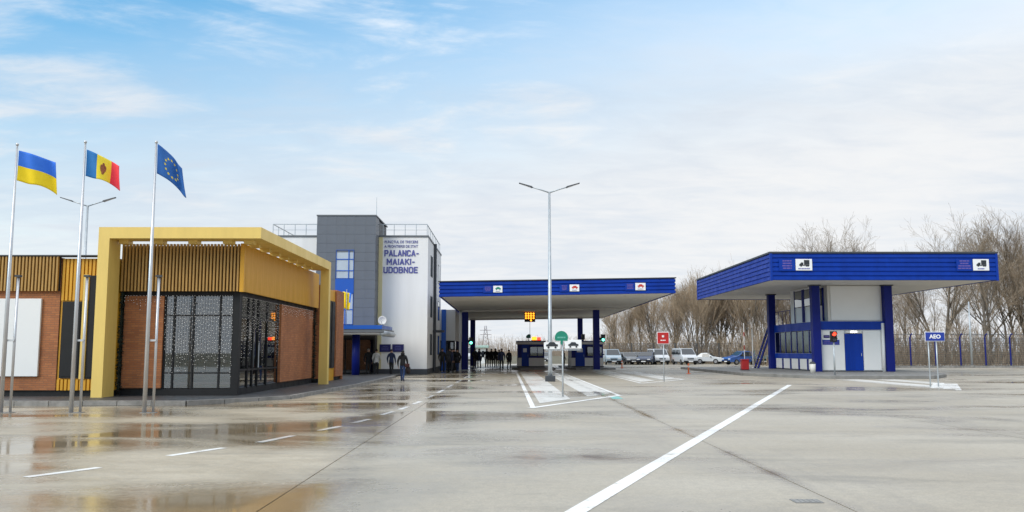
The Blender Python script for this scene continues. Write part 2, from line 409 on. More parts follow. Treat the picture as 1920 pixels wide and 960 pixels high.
# cast concrete slabs, 6 m lanes with open joints
slab = {}
for w, g in ((6.0, .016),):
    slab['me'] = MB().box(-w / 2 + g / 2, w / 2 - g / 2, -w / 2 + .003, w / 2 - .003, -.02, 0).mesh('slab', M['concrete'])
for ix in range(13):
    for iy in range(13):
        x = -29.5 + 6 * ix; y = 5.0 + 6 * iy
        if x < -9 and y > 27: continue
        piece('slab', slab['me'], paving, (x, y, random.uniform(-.0012, .0012)))

def strip(name, pts, m, z=.005):
    mb = MB(); n = len(mb.v); mb.v += [(x, y, z) for x, y in pts]; mb.face(range(len(pts)))
    return struct(mb.build(name, m))
def line(name, a, b, w, m, z=.005):
    d = Vector((b[0] - a[0], b[1] - a[1])).normalized(); n = Vector((-d.y, d.x)) * w / 2
    return strip(name, [(a[0] - n.x, a[1] - n.y), (b[0] - n.x, b[1] - n.y), (b[0] + n.x, b[1] + n.y), (a[0] + n.x, a[1] + n.y)], m, z)
line('lane_line', (.40, 8.2), (13.35, 41.6), .21, M['paintline'])
for a, b in [((-6.12, 11.41), (-5.61, 12.33)), ((-5.18, 13.68), (-4.69, 14.79)), ((-4.35, 15.64), (-4.05, 16.9)), ((-3.8, 17.9), (-3.54, 19.02)), ((-3.43, 19.72), (-3.23, 20.93)),
             ((-3.15, 22.3), (-3.0, 23.5)), ((-2.93, 24.3), (-2.85, 25.6)), ((-2.82, 26.6), (-2.74, 28.2)), ((-2.72, 30), (-2.66, 32)), ((-2.65, 34), (-2.6, 36.5)), ((-2.6, 39), (-2.56, 42)), ((-2.55, 45), (-2.5, 49)), ((-2.5, 52), (-2.45, 56))]:
    line('lane_dash', a, b, .15, M['paintline'])
def painted_island(x0, y0, w, ylen, tip=7.0, bars=()):
    x1 = x0 + w; k = tip / w
    line('island_edge_line', (x0, y0), (x0, y0 + ylen), .15, M['paintline'], .007)
    line('island_edge_line', (x1, y0 + tip), (x1, y0 + ylen), .15, M['paintline'], .007)
    line('island_edge_line', (x0 - .08, y0 - .1), (x1 + .08, y0 + tip), .22, M['paintline'], .0075)
    for a, b in ((.08, .42), (.64, .97)):
        xa, xb = x0 + a * w, x0 + b * w
        strip('island_hatching', [(xa, y0 + 1.6 + (xa - x0) * k), (xb, y0 + 1.6 + (xb - x0) * k), (xb, y0 + ylen), (xa, y0 + ylen)], M['paintpale'])
    for q in bars: line('island_hatching_bar', (x0 + .2, y0 + q + .4), (x1 - .25, y0 + q + tip * .86), .5, M['paintline'], .0065)
    line('island_edge_line', (x0 + .3, y0 + 4.3), (x0 + w * .62, y0 + 4.3 + 1.2), .10, M['paintline'], .0072)
painted_island(.75, 25.0, 3.3, 43)
painted_island(6.7, 43.7, 3.2, 25, 6)
painted_island(18.5, 36.0, 3.3, 13.5, 7, (.8, 1.9))
line('lane_line', (17.0, 58), (4.5, 74), .2, M['paintline'])
strip('paint_spot', [(3.55, 29.6), (3.9, 29.6), (3.95, 31.2), (3.6, 31.3)], M['teal'])
# drain grate far right foreground
mg = thing('drain_cover', 'small square drain cover set in the concrete in the right foreground', 'drain cover', (3.2, 9.55, 0))
bx('frame', M['island'], mg, 3.06, 3.36, 9.45, 9.68, .001, .006)
for i in range(5): bx('bar', M['kerb'], mg, 3.08 + .054 * i, 3.11 + .054 * i, 9.47, 9.66, .006, .009)

# raised pavement and kerbs round the pavilion
pv = struct(MB().prism([(-40, 26.6), (-9.6, 26.6), (-7.4, 29.6), (-6.9, 40), (-6.9, 58), (-40, 58)], -.02, .11).build('pavement', M['asphalt']))
kp = [(-40, 26.45), (-9.55, 26.45), (-7.25, 29.55), (-6.75, 40), (-6.75, 53.2)]
kme = MB().box(-.49, .49, -.075, .075, -.02, .125).mesh('kerb_stone', M['kerb'])
for a, b in zip(kp, kp[1:]):
    d = Vector((b[0] - a[0], b[1] - a[1])); n = int(d.length); ang = math.atan2(d.y, d.x)
    for i in range(n):
        if a[0] + d.x * (i + .5) / n < -22: continue
        o = piece('kerb_stone', kme, pv, (a[0] + d.x * (i + .5) / n, a[1] + d.y * (i + .5) / n, random.uniform(-.006, .006)))
        o.rotation_euler.z = ang; o.scale.x = d.length / n

# ================================================================== the brick and gold pavilion
PB = thing('pavilion_building', 'brick and glass single storey pavilion with gold portal frame and slatted fascia', 'building', (-11, 29.8, .11))
# --- gold portal frame
F = MB()
x0, x1, y0, y1, zt, zb = -13.37, -8.06, 28.5, 40.0, 5.64, 5.27
F.box(x0, x0 + .36, y0, y0 + .85, .11, zt)                                   # front left column
F.box(x0 + .36, x1, y0, y0 + .85, zb, zt)                                    # front beam
F.box(x1 - .85, x1, y0 + .85, y1, zb, zt)                                    # side beam
F.box(x1 - .38, x1, y1 - .40, y1, .0, zb)                                    # rear right column
pf = F.build('portal_frame', M['gold'], PB)
for x in (-12.9, -11.75, -10.6, -9.45, -8.75):
    bx('bracket', M['gold'], pf, x, x + .30, 28.95, 29.35, 5.15, 5.268)
for y in (30.0, 31.35, 32.7, 34.05, 35.4, 36.75, 38.1):
    bx('bracket', M['gold'], pf, -8.90, -8.55, y, y + .32, 5.15, 5.268)
# --- pavilion upper box behind the slats
bx('fascia_backing', M['blackw'], PB, -13.0, -8.98, 29.62, 41.35, 3.62, 5.15)
sme = MB().box(-.029, .029, -.055, .055, 0, 1.60).mesh('slat', M['wood'])
sme2 = MB().box(-.04, .04, -.052, .052, 0, 1.60).mesh('slat', M['ochre'])
n = 35
for i in range(n):
    piece('slat', sme, PB, (-12.96 + i * (4.0 / n), 29.50, 3.60))
me_s = MB().box(-.045, .045, -.052, .052, 0, 1.60).mesh('slat', M['ochre'])
bx('corner_trim', M['ochre'], PB, -9.0, -8.86, 29.44, 29.60, 3.58, 5.22)
for i in range(98):
    piece('slat', me_s, PB, (-8.915, 29.72 + i * .119, 3.60))
# --- glazed and brick walls
bx('lintel', M['black'], PB, -13.0, -9.12, 29.78, 29.95, 3.47, 3.62)
bx('lintel', M['black'], PB, -9.27, -9.10, 29.95, 41.3, 3.47, 3.62)
bx('brick_panel', M['brick'], PB, -12.95, -11.62, 29.72, 29.95, .36, 3.46)
bx('brick_panel', M['brick'], PB, -9.25, -9.02, 35.15, 37.5, .36, 3.46)
bx('brick_panel', M['brick'], PB, -9.25, -9.035, 37.52, 41.0, .36, 3.46)
bx('plinth', M['black'], PB, -13.0, -9.15, 29.80, 29.95, .11, .34)
bx('plinth', M['black'], PB, -9.27, -9.12, 29.95, 41.3, .11, .34)
# curtain wall, front: mullions and panes
fx = [-11.60, -11.28, -10.62, -9.72, -9.28]
zs = [.34, .86, 2.80, 3.47]
cwf = bx('curtain_wall_frame', M['black'], PB, -11.62, -11.56, 29.80, 29.90, .34, 3.47)
for x in fx[1:-1]: bx('mullion', M['black'], cwf, x - .03, x + .03, 29.79, 29.89, .34, 3.47)
for z in zs[1:-1]: bx('transom', M['black'], cwf, -11.56, -9.28, 29.80, 29.88, z - .025, z + .025)
bx('corner_post', M['black'], cwf, -9.30, -9.06, 29.76, 30.02, .11, 3.60)
for i in range(len(fx) - 1):
    for j in range(3):
        bx('pane', GL_DARK, cwf, fx[i] + .03, fx[i + 1] - .03, 29.835 + random.uniform(-.004, .004), 29.85, zs[j] + .02, zs[j + 1] - .02)
# curtain wall, side
cws = bx('curtain_wall_frame', M['black'], PB, -9.22, -9.12, 35.08, 35.15, .34, 3.47)
sy = [30.02, 31.05, 31.65, 32.3, 33.5, 35.08]
for y in sy[1:-1]: bx('mullion', M['black'], cws, -9.20, -9.10, y - .035, y + .035, .30, 3.47)
for z in (.95, 2.75): bx('transom', M['black'], cws, -9.19, -9.11, 30.02, 35.08, z - .03, z + .03)
for i in range(5):
    for j, (za, zb_) in enumerate(((.34, .93), (.97, 2.73), (2.77, 3.46))):
        bx('pane', GL_DARK, cws, -9.16, -9.145 + random.uniform(-.003, .003), sy[i] + .035, sy[i + 1] - .035, za, zb_)
dh = MB().tube([(-9.06, 32.2, 1.0), (-9.06, 32.2, 1.9)], .02).build('door_handle', M['galv'], cws)
# interior seen through the glass
bx('floor', M['concrete_fl'], PB, -20, -9.3, 29.96, 46, .10, .13)
bx('partition', M['interior'], PB, -12.9, -12.8, 29.96, 41, .13, 3.5)
bx('partition', M['interior'], PB, -12.8, -9.3, 40.6, 40.7, .13, 3.5)
bx('ceiling', M['interior'], PB, -13.0, -9.27, 29.96, 41.2, 3.5, 3.60)
rd = bx('reception_desk', M['wood'], PB, -12.2, -10.2, 33.6, 34.2, .13, 1.2)
bx('desk_top', M['signwhite'], rd, -12.25, -10.15, 33.55, 34.25, 1.2, 1.25)
# --- wing
bx('wall', M['brick'], PB, -26, -14.98, 29.42, 29.6, .30, 4.72)
bx('wall', M['interior'], PB, -25.9, -13.05, 29.75, 29.95, .30, 4.70)
bx('plinth', M['black'], PB, -26, -13.1, 29.50, 29.75, .11, .30)
bx('roof', M['dkgrey'], PB, -26, -9.4, 29.62, 46.9, 4.56, 4.70)
bx('fascia_backing', M['blackw'], PB, -26, -15.0, 29.36, 29.42, 3.60, 4.74)
sme3 = MB().box(-.029, .029, -.05, .05, 0, 1.16).mesh('slat', M['wood'])
for i in range(42): piece('slat', sme3, PB, (-15.06 - i * .114, 29.30, 3.59))
bx('coping', M['dkgrey'], PB, -26, -13.4, 29.22, 29.65, 4.76, 4.80)
wp = bx('white_panel', M['white'], PB, -18.0, -15.56, 29.33, 29.415, .76, 3.34, bevel=.01)
# gold slatted bay with tall dark windows
gb = bx('gold_bay', M['ochre'], PB, -14.96, -13.08, 29.46, 29.74, .30, 4.70)
sme4 = MB().box(-.04, .04, -.03, .03, 0, 1.40).mesh('slat', M['ochre'])
for i in range(13): piece('slat', sme4, gb, (-14.89 + i * .125, 29.42, 3.28))
sme5 = MB().box(-.04, .04, -.03, .03, 0, .36).mesh('slat', M['ochre'])
for i in range(15): piece('slat', sme5, gb, (-14.89 + i * .125, 29.42, .30))
for xa, xb, za, zb_ in ((-14.87, -14.20, .70, 3.24), (-14.0, -13.38, .68, 4.12)):
    w = bx('window', M['black'], gb, xa, xb, 29.385, 29.455, za, zb_)
    bx('pane', M['black'], w, xa + .06, xb - .06, 29.365, 29.383, za + .06, zb_ - .06)
bx('post', M['gold'], gb, -14.19, -14.02, 29.34, 29.455, .67, 4.15)
# side wall of the wing beyond the frame
bx('wall', M['brick'], PB, -9.2, -8.85, 41.5, 43.0, .30, 4.72)
bx('wall', M['brick'], PB, -9.2, -8.75, 45.1, 46.9, .30, 4.72)
gs = bx('gold_bay', M['ochre'], PB, -9.2, -8.84, 43.0, 45.1, .12, 4.66)
for ya, yb in ((43.15, 44.0), (44.15, 45.0)):
    w = bx('window', M['black'], gs, -8.838, -8.80, ya, yb, .75, 4.1); bx('pane', M['black'], w, -8.798, -8.78, ya + .06, yb - .06, .82, 4.04)
bx('plinth', M['black'], PB, -9.2, -8.86, 41.5, 46.9, .11, .30)
bx('wall', M['brick'], PB, -26, -8.75, 46.9, 47.1, .11, 4.72)

# garlands and fairy lights hung on the pavilion
def garland(x, y, z0, z1, lab):
    mb = MB()
    for i in range(int((z1 - z0) * 170)):
        z = random.uniform(z0, z1); a = random.uniform(0, 6.28); L = random.uniform(.07, .17)
        c = Vector((x, y, z)); d = Vector((math.cos(a), math.sin(a) * .8, random.uniform(-.5, .3))) * L; w = Vector((random.uniform(-1, 1), random.uniform(-1, 1), random.uniform(-1, 1))) * .018
        mb.quad(c - w, c + w, c + d + w * .4, c + d - w * .4)
    mb.tube([(x, y, z0), (x, y, z1)], .03, 5)
    return tag(mb.build('garland', M['garland']), lab, 'garland', 'garlands on the pavilion')
garland(-13.0, 29.62, .3, 3.6, 'dark tinsel garland hanging beside the gold front column')
garland(-8.95, 40.95, .3, 3.6, 'dark tinsel garland hanging beside the gold rear column')
def lights(strings, lab, nx, ny):
    mb = MB(); r = .0095
    for x, y, zt_, L in strings:
        mb.box(x - .0025, x + .0025, y - .0025, y + .0025, zt_ - L, zt_, 1)
        z = zt_ - .04
        while z > zt_ - L:
            cx, cy, cz = x + random.uniform(-.03, .03) * nx, y + random.uniform(-.03, .03) * ny, z
            n = len(mb.v); mb.v += [(cx + r, cy, cz), (cx, cy + r, cz), (cx - r, cy, cz), (cx, cy - r, cz), (cx, cy, cz + r), (cx, cy, cz - r)]
            for q in ((0, 1, 4), (1, 2, 4), (2, 3, 4), (3, 0, 4), (1, 0, 5), (2, 1, 5), (3, 2, 5), (0, 3, 5)): mb.face([n + i for i in q], 0)
            z -= random.uniform(.06, .17)
    return tag(mb.build('fairy_light_curtain', [M['bulb'], M['black']]), lab, 'fairy lights', 'fairy lights on the pavilion')
lights([(-11.55 + i * .09, 29.74, 3.5, random.uniform(1.9, 2.8)) for i in range(26)], 'curtain of white fairy lights hanging over the front glass wall', 1, 0)
lights([(-12.92 + i * .10, 29.68, 3.5, random.uniform(.2, .55)) for i in range(13)], 'short white icicle lights along the top of the front brick panel', 1, 0)
lights([(-9.0, 35.2 + i * .15, 3.48, random.uniform(.2, .5)) for i in range(38)], 'short white icicle lights along the top of the side brick panel', 0, 1)
lights([(-9.04, 30.05 + i * .16, 3.48, random.uniform(.8, 2.4)) for i in range(31)], 'curtain of white fairy lights hanging over the side glass doors', 0, 1)

# ================================================================== flagpoles and flags
def flagpole(x, y, zt_, lab):
    t = thing('flagpole', lab, 'flagpole', (x, y, 0), group='flagpoles before the pavilion')
    MB().tube([(x, y, 0), (x, y, 3), (x, y, zt_)], [.055, .05, .026], 10).build('pole', M['steel'], t, True)
    MB().sphere((x, y, zt_ + .03), .045, 8, 5).build('finial', M['steel'], t, True)
    MB().tube([(x + .19, y + .1, 0), (x + .19, y + .1, 3.55)], .034, 10).build('support_post', M['steel'], t, True)
    bx('cap', M['dkgrey'], t, x + .12, x + .26, y + .04, y + .16, 3.55, 3.60)
    bx('clamp', M['steel'], t, x - .06, x + .22, y + .02, y + .10, 1.85, 1.90)
    bx('base_plate', M['kerb'], t, x - .10, x + .28, y - .08, y + .18, .0, .012)
    return t
def flag(name, lab, P, nu, nv, colour, mats, deco=None, group='flags on tall poles'):
    mb = MB()
    for j in range(nv + 1):
        for i in range(nu + 1): mb.v.append(tuple(P(i / nu, j / nv)))
    for j in range(nv):
        for i in range(nu):
            a = j * (nu + 1) + i; mb.face((a, a + 1, a + nu + 2, a + nu + 1), colour((i + .5) / nu, (j + .5) / nv))
    o = mb.build(name, mats, None, True); tag(o, lab, 'flag', group)
    md = o.modifiers.new('thick', 'SOLIDIFY'); md.thickness = .006; md.offset = 0
    if deco: deco(o)
    return o
def wavy(px, py, pz, hgt, W_, drop, amp=.10, ph=0., curl=0., back=.25, cut=0.):
    # u along the fly, v from bottom (0) to top (1)
    def P(u, v):
        z = pz - hgt * (1 - v) - drop * (u ** 1.25) - .06 * math.sin(u * 7 + ph) * u * (1 - v) - cut * u * v
        x = px + .04 + W_ * u + curl * u * (1 - v)
        y = py + back * u + amp * math.sin(u * 8.5 + ph + v * 1.4) * (.25 + u)
        return Vector((x, y, z))
    return P
flagpole(-13.14, 23.1, 7.08, 'leftmost tall steel flagpole, carrying the blue over yellow flag')
flagpole(-11.32, 23.1, 7.15, 'middle tall steel flagpole, carrying the blue, yellow and red flag')
flagpole(-9.42, 23.1, 7.15, 'tall steel flagpole nearest the glass wall, carrying the dark blue starred flag')
flag('flag', 'blue over yellow two band flag', wavy(-13.14, 23.1, 6.95, .82, .80, .24, .10, .3, back=.5), 28, 16, lambda u, v: 0 if v > .52 else 1, [M['flagblue'], M['flagyellow']])
Pm = wavy(-11.32, 23.1, 6.98, .72, .78, .28, .11, 1.1, back=.4, cut=.12)
def md_deco(o):
    mb = MB()
    prof = [(0, .26), (.025, .24), (.03, .17), (.075, .13), (.085, .02), (.07, -.10), (.04, -.17), (.03, -.24), (0, -.26)]
    pts = prof + [(-a, b) for a, b in reversed(prof[1:-1])]
    for off in (-.010, .010):
        n = len(mb.v)
        for a, b in pts:
            p = Pm(.5 + a * .8, .5 + b); mb.v.append((p.x, p.y + off, p.z))
        p = Pm(.5, .5); mb.v.append((p.x, p.y + off, p.z)); c = len(mb.v) - 1
        for i in range(len(pts)): mb.face((n + i, n + (i + 1) % len(pts), c))
    mb.build('eagle_emblem', M['emblem'], o)
flag('flag', 'blue, yellow and red upright band flag with an eagle emblem', Pm, 30, 16, lambda u, v: 0 if u < .33 else (1 if u < .67 else 2), [M['flagmd'], M['flagyellow2'], M['flagred']], md_deco)
Pe = wavy(-9.42, 23.1, 7.13, .80, .52, .58, .10, 2.0, curl=.16, back=.5)
def eu_deco(o):
    mb = MB()
    for k in range(12):
        a = k * math.pi / 6; u0, v0 = .5 + .26 * math.cos(a) * .75, .5 + .30 * math.sin(a)
        for off in (-.010, .010):
            n = len(mb.v)
            for q in range(10):
                r = .055 if q % 2 == 0 else .024; b = math.pi / 2 + q * math.pi / 5
                p = Pe(u0 + r * .75 * math.cos(b), v0 + r * math.sin(b)); mb.v.append((p.x, p.y + off, p.z))
            p = Pe(u0, v0); mb.v.append((p.x, p.y + off, p.z))
            for q in range(10): mb.face((n + q, n + (q + 1) % 10, n + 10))
    mb.build('star_ring', M['flagyellow2'], o)
flag('flag', 'drooping dark blue flag with a ring of stars', Pe, 26, 16, lambda u, v: 0, [M['flageu']], eu_deco)

# ================================================================== the control building
TB = thing('control_building', 'white three storey control building with slate grey tower and blue lettering', 'building', (-10.8, 60, 0))
bx('wall', M['render_w'], TB, -16.3, -5.43, 60, 72, .38, 9.42)
bx('plinth', M['dkgrey'], TB, -16.32, -5.40, 59.97, 72.03, 0, .38)
bx('parapet', M['greytrim'], TB, -16.34, -5.39, 59.95, 72.05, 9.42, 9.54)
bx('trim_strip', M['yellow_r'], TB, -8.82, -8.55, 59.96, 60.0, .38, 9.41)
# railing
rl = bx('railing', M['galv'], TB, -16.2, -5.5, 60.10, 60.15, 10.30, 10.35)
bx('rail', M['galv'], rl, -16.2, -5.5, 60.115, 60.135, 9.92, 9.945)
for k in range(15): bx('railing_post', M['galv'], rl, -16.2 + k * .762, -16.16 + k * .762, 60.10, 60.145, 9.54, 10.30)
for xx in (-16.2, -5.55):
    s_ = bx('rail', M['galv'], rl, xx, xx + .045, 60.15, 71.9, 10.30, 10.35)
    for k in range(1, 9): bx('railing_post', M['galv'], rl, xx, xx + .04, 60.1 + k * 1.45, 60.14 + k * 1.45, 9.54, 10.30)
# tower with cladding panels
tw = bx('tower', M['dkgrey'], TB, -12.74, -8.88, 58.54, 64.0, 3.25, 10.60)
cols = [-12.79, -12.135, -11.48, -10.86, -10.24, -9.535, -8.83]; rows = [3.25 + k * .617 for k in range(13)]
pm = {}
for i in range(6):
    for j in range(12):
        za, zb_ = rows[j], rows[j + 1]
        if i in (2, 3) and zb_ <= 8.4: continue
        key = round(cols[i + 1] - cols[i], 3)
        if key not in pm: pm[key] = MB().box(-key / 2 + .0018, key / 2 - .0018, -.02, .02, .005, .612).mesh('cladding_panel', M['greypanel'])
        piece('cladding_panel', pm[key], tw, ((cols[i] + cols[i + 1]) / 2, 58.515 + random.uniform(-.003, .003), za))
sp_ = MB().box(-.02, .02, -.72, .72, .007, .610).mesh('cladding_panel', M['greypanel'])
for j in range(12):
    piece('cladding_panel', sp_, tw, (-8.853, 59.26, rows[j]))
    piece('cladding_panel', sp_, tw, (-12.765, 59.26, rows[j]))
bx('coping', M['greytrim'], tw, -12.83, -8.79, 58.46, 64.05, 10.66, 10.74)
MB().tube([(-9.1, 60.5, 10.74), (-9.1, 60.5, 12.3)], [.025, .012], 6).build('antenna_mast', M['galv'], tw)
def window(parent, xa, xb, ya, za, zb_, bars_x=(), bars_z=(), fm=None, gm=None, back=None):
    fm = fm or M['bluedk']; gm = gm or GL_WIN
    w = bx('window', back or M['interior'], parent, xa, xb, ya + .02, ya + .06, za, zb_)
    xs = [xa] + list(bars_x) + [xb]; zs_ = [za] + list(bars_z) + [zb_]
    for x in xs: bx('frame', fm, w, max(xa, x - .03), min(xb, x + .03), ya - .06, ya + .02, za, zb_)
    for z in zs_: bx('frame', fm, w, xa + .03, xb - .03, ya - .055, ya + .015, max(za, z - .03), min(zb_, z + .03))
    for i in range(len(xs) - 1):
        for j in range(len(zs_) - 1):
            bx('pane', gm, w, xs[i] + .03, xs[i + 1] - .03, ya - .02, ya - .005, zs_[j] + .03, zs_[j + 1] - .03)
    return w
bx('window_recess', M['interior'], tw, -11.48, -10.24, 58.56, 58.6, 3.3, 8.38)
GL_PALE = mat('blind_backed_glass', (.42, .48, .53), .12, var=.10, scale=1.5, spec=.8)
window(tw, -11.46, -10.26, 58.52, 6.42, 8.36, (-10.6,), (6.95, 7.72), M['bluelt'], GL_PALE, M['white'])
bx('spandrel', M['bluelt'], tw, -11.48, -10.24, 58.46, 58.54, 5.45, 6.40)
window(tw, -11.46, -10.26, 58.52, 3.35, 5.43, (-10.8,), (4.35,), M['bluelt'], GL_PALE, M['white'])
# lettering
text('PUNCTUL DE TRECERE', .26, -7.28, 59.985, 9.00, M['letter'], TB, width=2.3, bold=.002)
text('A FRONTIEREI DE STAT', .26, -7.28, 59.985, 8.69, M['letter'], TB, width=2.3, bold=.002)
GLY = {'P': [[(0, 0), (0, 1), (.42, 1), (.56, .88), (.56, .60), (.42, .46), (0, .46)]], 'A': [[(0, 0), (.30, 1), (.60, 0)], [(.11, .27), (.49, .27)]], 'L': [[(0, 1), (0, 0), (.50, 0)]],
       'N': [[(0, 0), (0, 1), (.56, 0), (.56, 1)]], 'C': [[(.56, .80), (.44, 1), (.13, 1), (0, .86), (0, .14), (.13, 0), (.44, 0), (.56, .20)]], '-': [[(.05, .42), (.32, .42)]],
       'M': [[(0, 0), (0, 1), (.36, .32), (.72, 1), (.72, 0)]], 'I': [[(0, 0), (0, 1)]], 'K': [[(0, 0), (0, 1)], [(.54, 1), (.04, .45)], [(.20, .60), (.56, 0)]],
       'U': [[(0, 1), (0, .14), (.13, 0), (.43, 0), (.56, .14), (.56, 1)]], 'D': [[(0, 0), (0, 1), (.38, 1), (.56, .82), (.56, .18), (.38, 0), (0, 0)]],
       'O': [[(.13, 0), (0, .14), (0, .86), (.13, 1), (.45, 1), (.58, .86), (.58, .14), (.45, 0), (.13, 0)]], 'B': [[(0, 0), (0, 1), (.40, 1), (.53, .89), (.53, .64), (.40, .53), (0, .53)], [(.40, .53), (.57, .40), (.57, .13), (.42, 0), (0, 0)]],
       'E': [[(.50, 1), (0, 1), (0, 0), (.50, 0)], [(0, .51), (.42, .51)]]}
def block_text(body, cx, y, z, hgt, width, m, parent, th=.19):
    adv = []; x = 0
    for ch in body:
        w = max(px for st in GLY[ch] for px, _ in st); adv.append(x); x += w + .32
    tot = x - .32 + th; k = width / tot
    for ch, a in zip(body, adv):                      # every letter is a part of its own
        mb = MB(); q = 0
        for st in GLY[ch]:
            for p0, p1 in zip(st, st[1:]):
                A = Vector(((p0[0] + a + th / 2) * k, th * hgt / 2 + p0[1] * hgt * (1 - th))); B = Vector(((p1[0] + a + th / 2) * k, th * hgt / 2 + p1[1] * hgt * (1 - th)))
                d = (B - A).normalized() * th * hgt * .5; nn = Vector((-d.y, d.x)); A2, B2 = A - d * .8, B + d * .8
                c = [(cx - width / 2 + v.x, z + v.y) for v in (A2 - nn, B2 - nn, B2 + nn, A2 + nn)]
                mb.prism_xz(c, y - .03 - .0008 * q, y); q += 1
        mb.build('letter', m, parent)
block_text('PALANCA-', -7.25, 59.995, 8.08, .44, 2.35, M['letter'], TB)
block_text('MAIAKI-', -7.30, 59.995, 7.49, .44, 1.92, M['letter'], TB)
block_text('UDOBNOE', -7.30, 59.995, 6.92, .44, 2.36, M['letter'], TB)
def text_bars(parent, m, x0, x1, y, z0, z1, lines, h=.5, name='lettering', seed=1):
    rr = random.Random(seed); mb = MB(); dz_ = (z1 - z0) / lines
    for k in range(lines):
        z = z1 - (k + .5) * dz_; inset = rr.uniform(0, .22) * (x1 - x0); x = x0 + inset
        while x < x1 - inset - .005:
            w = min(rr.uniform(.12, .3) * (x1 - x0), x1 - inset - x); mb.box(x, x + w * .86, y - .004, y + .004, z - dz_ * h / 2, z + dz_ * h / 2); x += w
    return mb.build(name, m, parent)
for xa, xb, lab in ((-8.66, -7.90, 'navy notice board on the white wall, nearer the blue porch'), (-7.79, -7.01, 'navy notice board on the white wall, right of its twin')):
    t = thing('notice_board', lab, 'sign', (xa, 59.95, 1.5))
    bx('board', M['navy'], t, xa, xb, 59.94, 59.97, 1.53, 2.05); text_bars(t, M['letter'], xa + .12, xb - .12, 59.935, 1.62, 1.96, 3, .35, seed=int(-xa * 10))
# right side wall: windows, downpipe, duct
for ya in (62.2, 65.6, 69.0):
    for za in (1.3, 4.0, 6.9):
        w = bx('window', M['interior'], TB, -5.44, -5.425, ya, ya + 1.3, za, za + 1.5); bx('pane', GL_WIN, w, -5.42, -5.405, ya + .05, ya + 1.25, za + .05, za + 1.45)
        bx('frame', M['greytrim'], w, -5.43, -5.39, ya - .05, ya, za, za + 1.5); bx('frame', M['greytrim'], w, -5.43, -5.39, ya + 1.3, ya + 1.35, za, za + 1.5)
dp = MB().tube([(-5.3, 64.6, .1), (-5.3, 64.6, 9.5)], .11, 8).build('downpipe', M['dkgrey'], TB)
bx('duct', M['dkgrey'], TB, -5.42, -4.6, 64.5, 64.9, 2.95, 3.12)
# entrance porch of the tower
bx('entrance_wall', M['blackw'], TB, -13.4, -8.83, 59.0, 59.9, .0, 3.2)
en = bx('entrance_frame', M['black'], TB, -12.7, -8.9, 58.9, 59.0, 2.35, 2.48)
for k in range(5): bx('mullion', M['black'], en, -12.7 + k * .935, -12.62 + k * .935, 58.9, 58.98, .0, 2.35)
for k in range(4): bx('pane', GL_WIN, en, -12.61 + k * .935, -11.78 + k * .935, 58.93, 58.95, .05, 2.33)
pc = bx('porch_roof', M['greytrim'], TB, -14.2, -7.5, 53.7, 58.4, 2.72, 2.93)
bx('fascia', M['bluelt'], pc, -14.25, -7.62, 53.66, 58.42, 2.93, 3.17)
bx('soffit', M['soffit'], pc, -14.1, -7.6, 53.8, 58.35, 2.62, 2.718)
MB().tube([(-7.55, 53.75, 2.66), (-7.55, 58.3, 2.66)], .18, 10).build('gutter', M['galv'], pc, True)
for x in (-9.45, -13.4): MB().tube([(x, 55.2, 0), (x, 55.2, 2.63)], .24, 14).build('column', M['bluedk'], TB, True)
# dish on the porch roof
t = thing('satellite_dish', 'round grey satellite dish on the end of the blue porch roof', 'satellite dish', (-7.85, 55.5, 3.17))
mb = MB()
for k in range(5):
    r = .07 * k; yy = -.10 * (r / .28) ** 2
    for q in range(14): mb.v.append((-7.85 + r * math.cos(q * 2 * math.pi / 14), 55.5 + yy, 3.52 + r * math.sin(q * 2 * math.pi / 14)))
for k in range(4):
    for q in range(14): mb.face((k * 14 + q, k * 14 + (q + 1) % 14, (k + 1) * 14 + (q + 1) % 14, (k + 1) * 14 + q))
o = mb.build('reflector', M['soffit'], t, True); o.modifiers.new('s', 'SOLIDIFY').thickness = .02
MB().tube([(-7.85, 55.55, 3.17), (-7.85, 55.55, 3.52)], .03, 6).build('mount', M['dkgrey'], t)
MB().tube([(-7.85, 55.45, 3.15), (-7.85, 55.0, 3.45)], .012, 5).build('feed_arm', M['dkgrey'], t)
# small flag on the porch roof
t = thing('flagpole', 'short thin flagpole standing on the blue porch roof', 'flagpole', (-9.95, 54.4, 3.17))
MB().tube([(-9.95, 54.4, 3.17), (-9.95, 54.4, 5.35)], [.03, .018], 8).build('pole', M['steel'], t, True)
MB().sphere((-9.95, 54.4, 5.37), .035, 8, 5).build('finial', M['steel'], t, True)
def Pf(u, v): return Vector((-10.22 + .56 * u - .22 * (1 - v) * (u - .45) + .05 * math.sin(u * 9), 54.4 + .09 * math.sin(u * 11 + v), 5.28 - (1 - v) * 1.05 - .12 * u))
flag('flag', 'limp yellow and blue flag hanging on the blue porch roof', Pf, 20, 14, lambda u, v: 1 if u > .74 and v > .45 else 0, [M['flagyellow'], M['flagblue']])

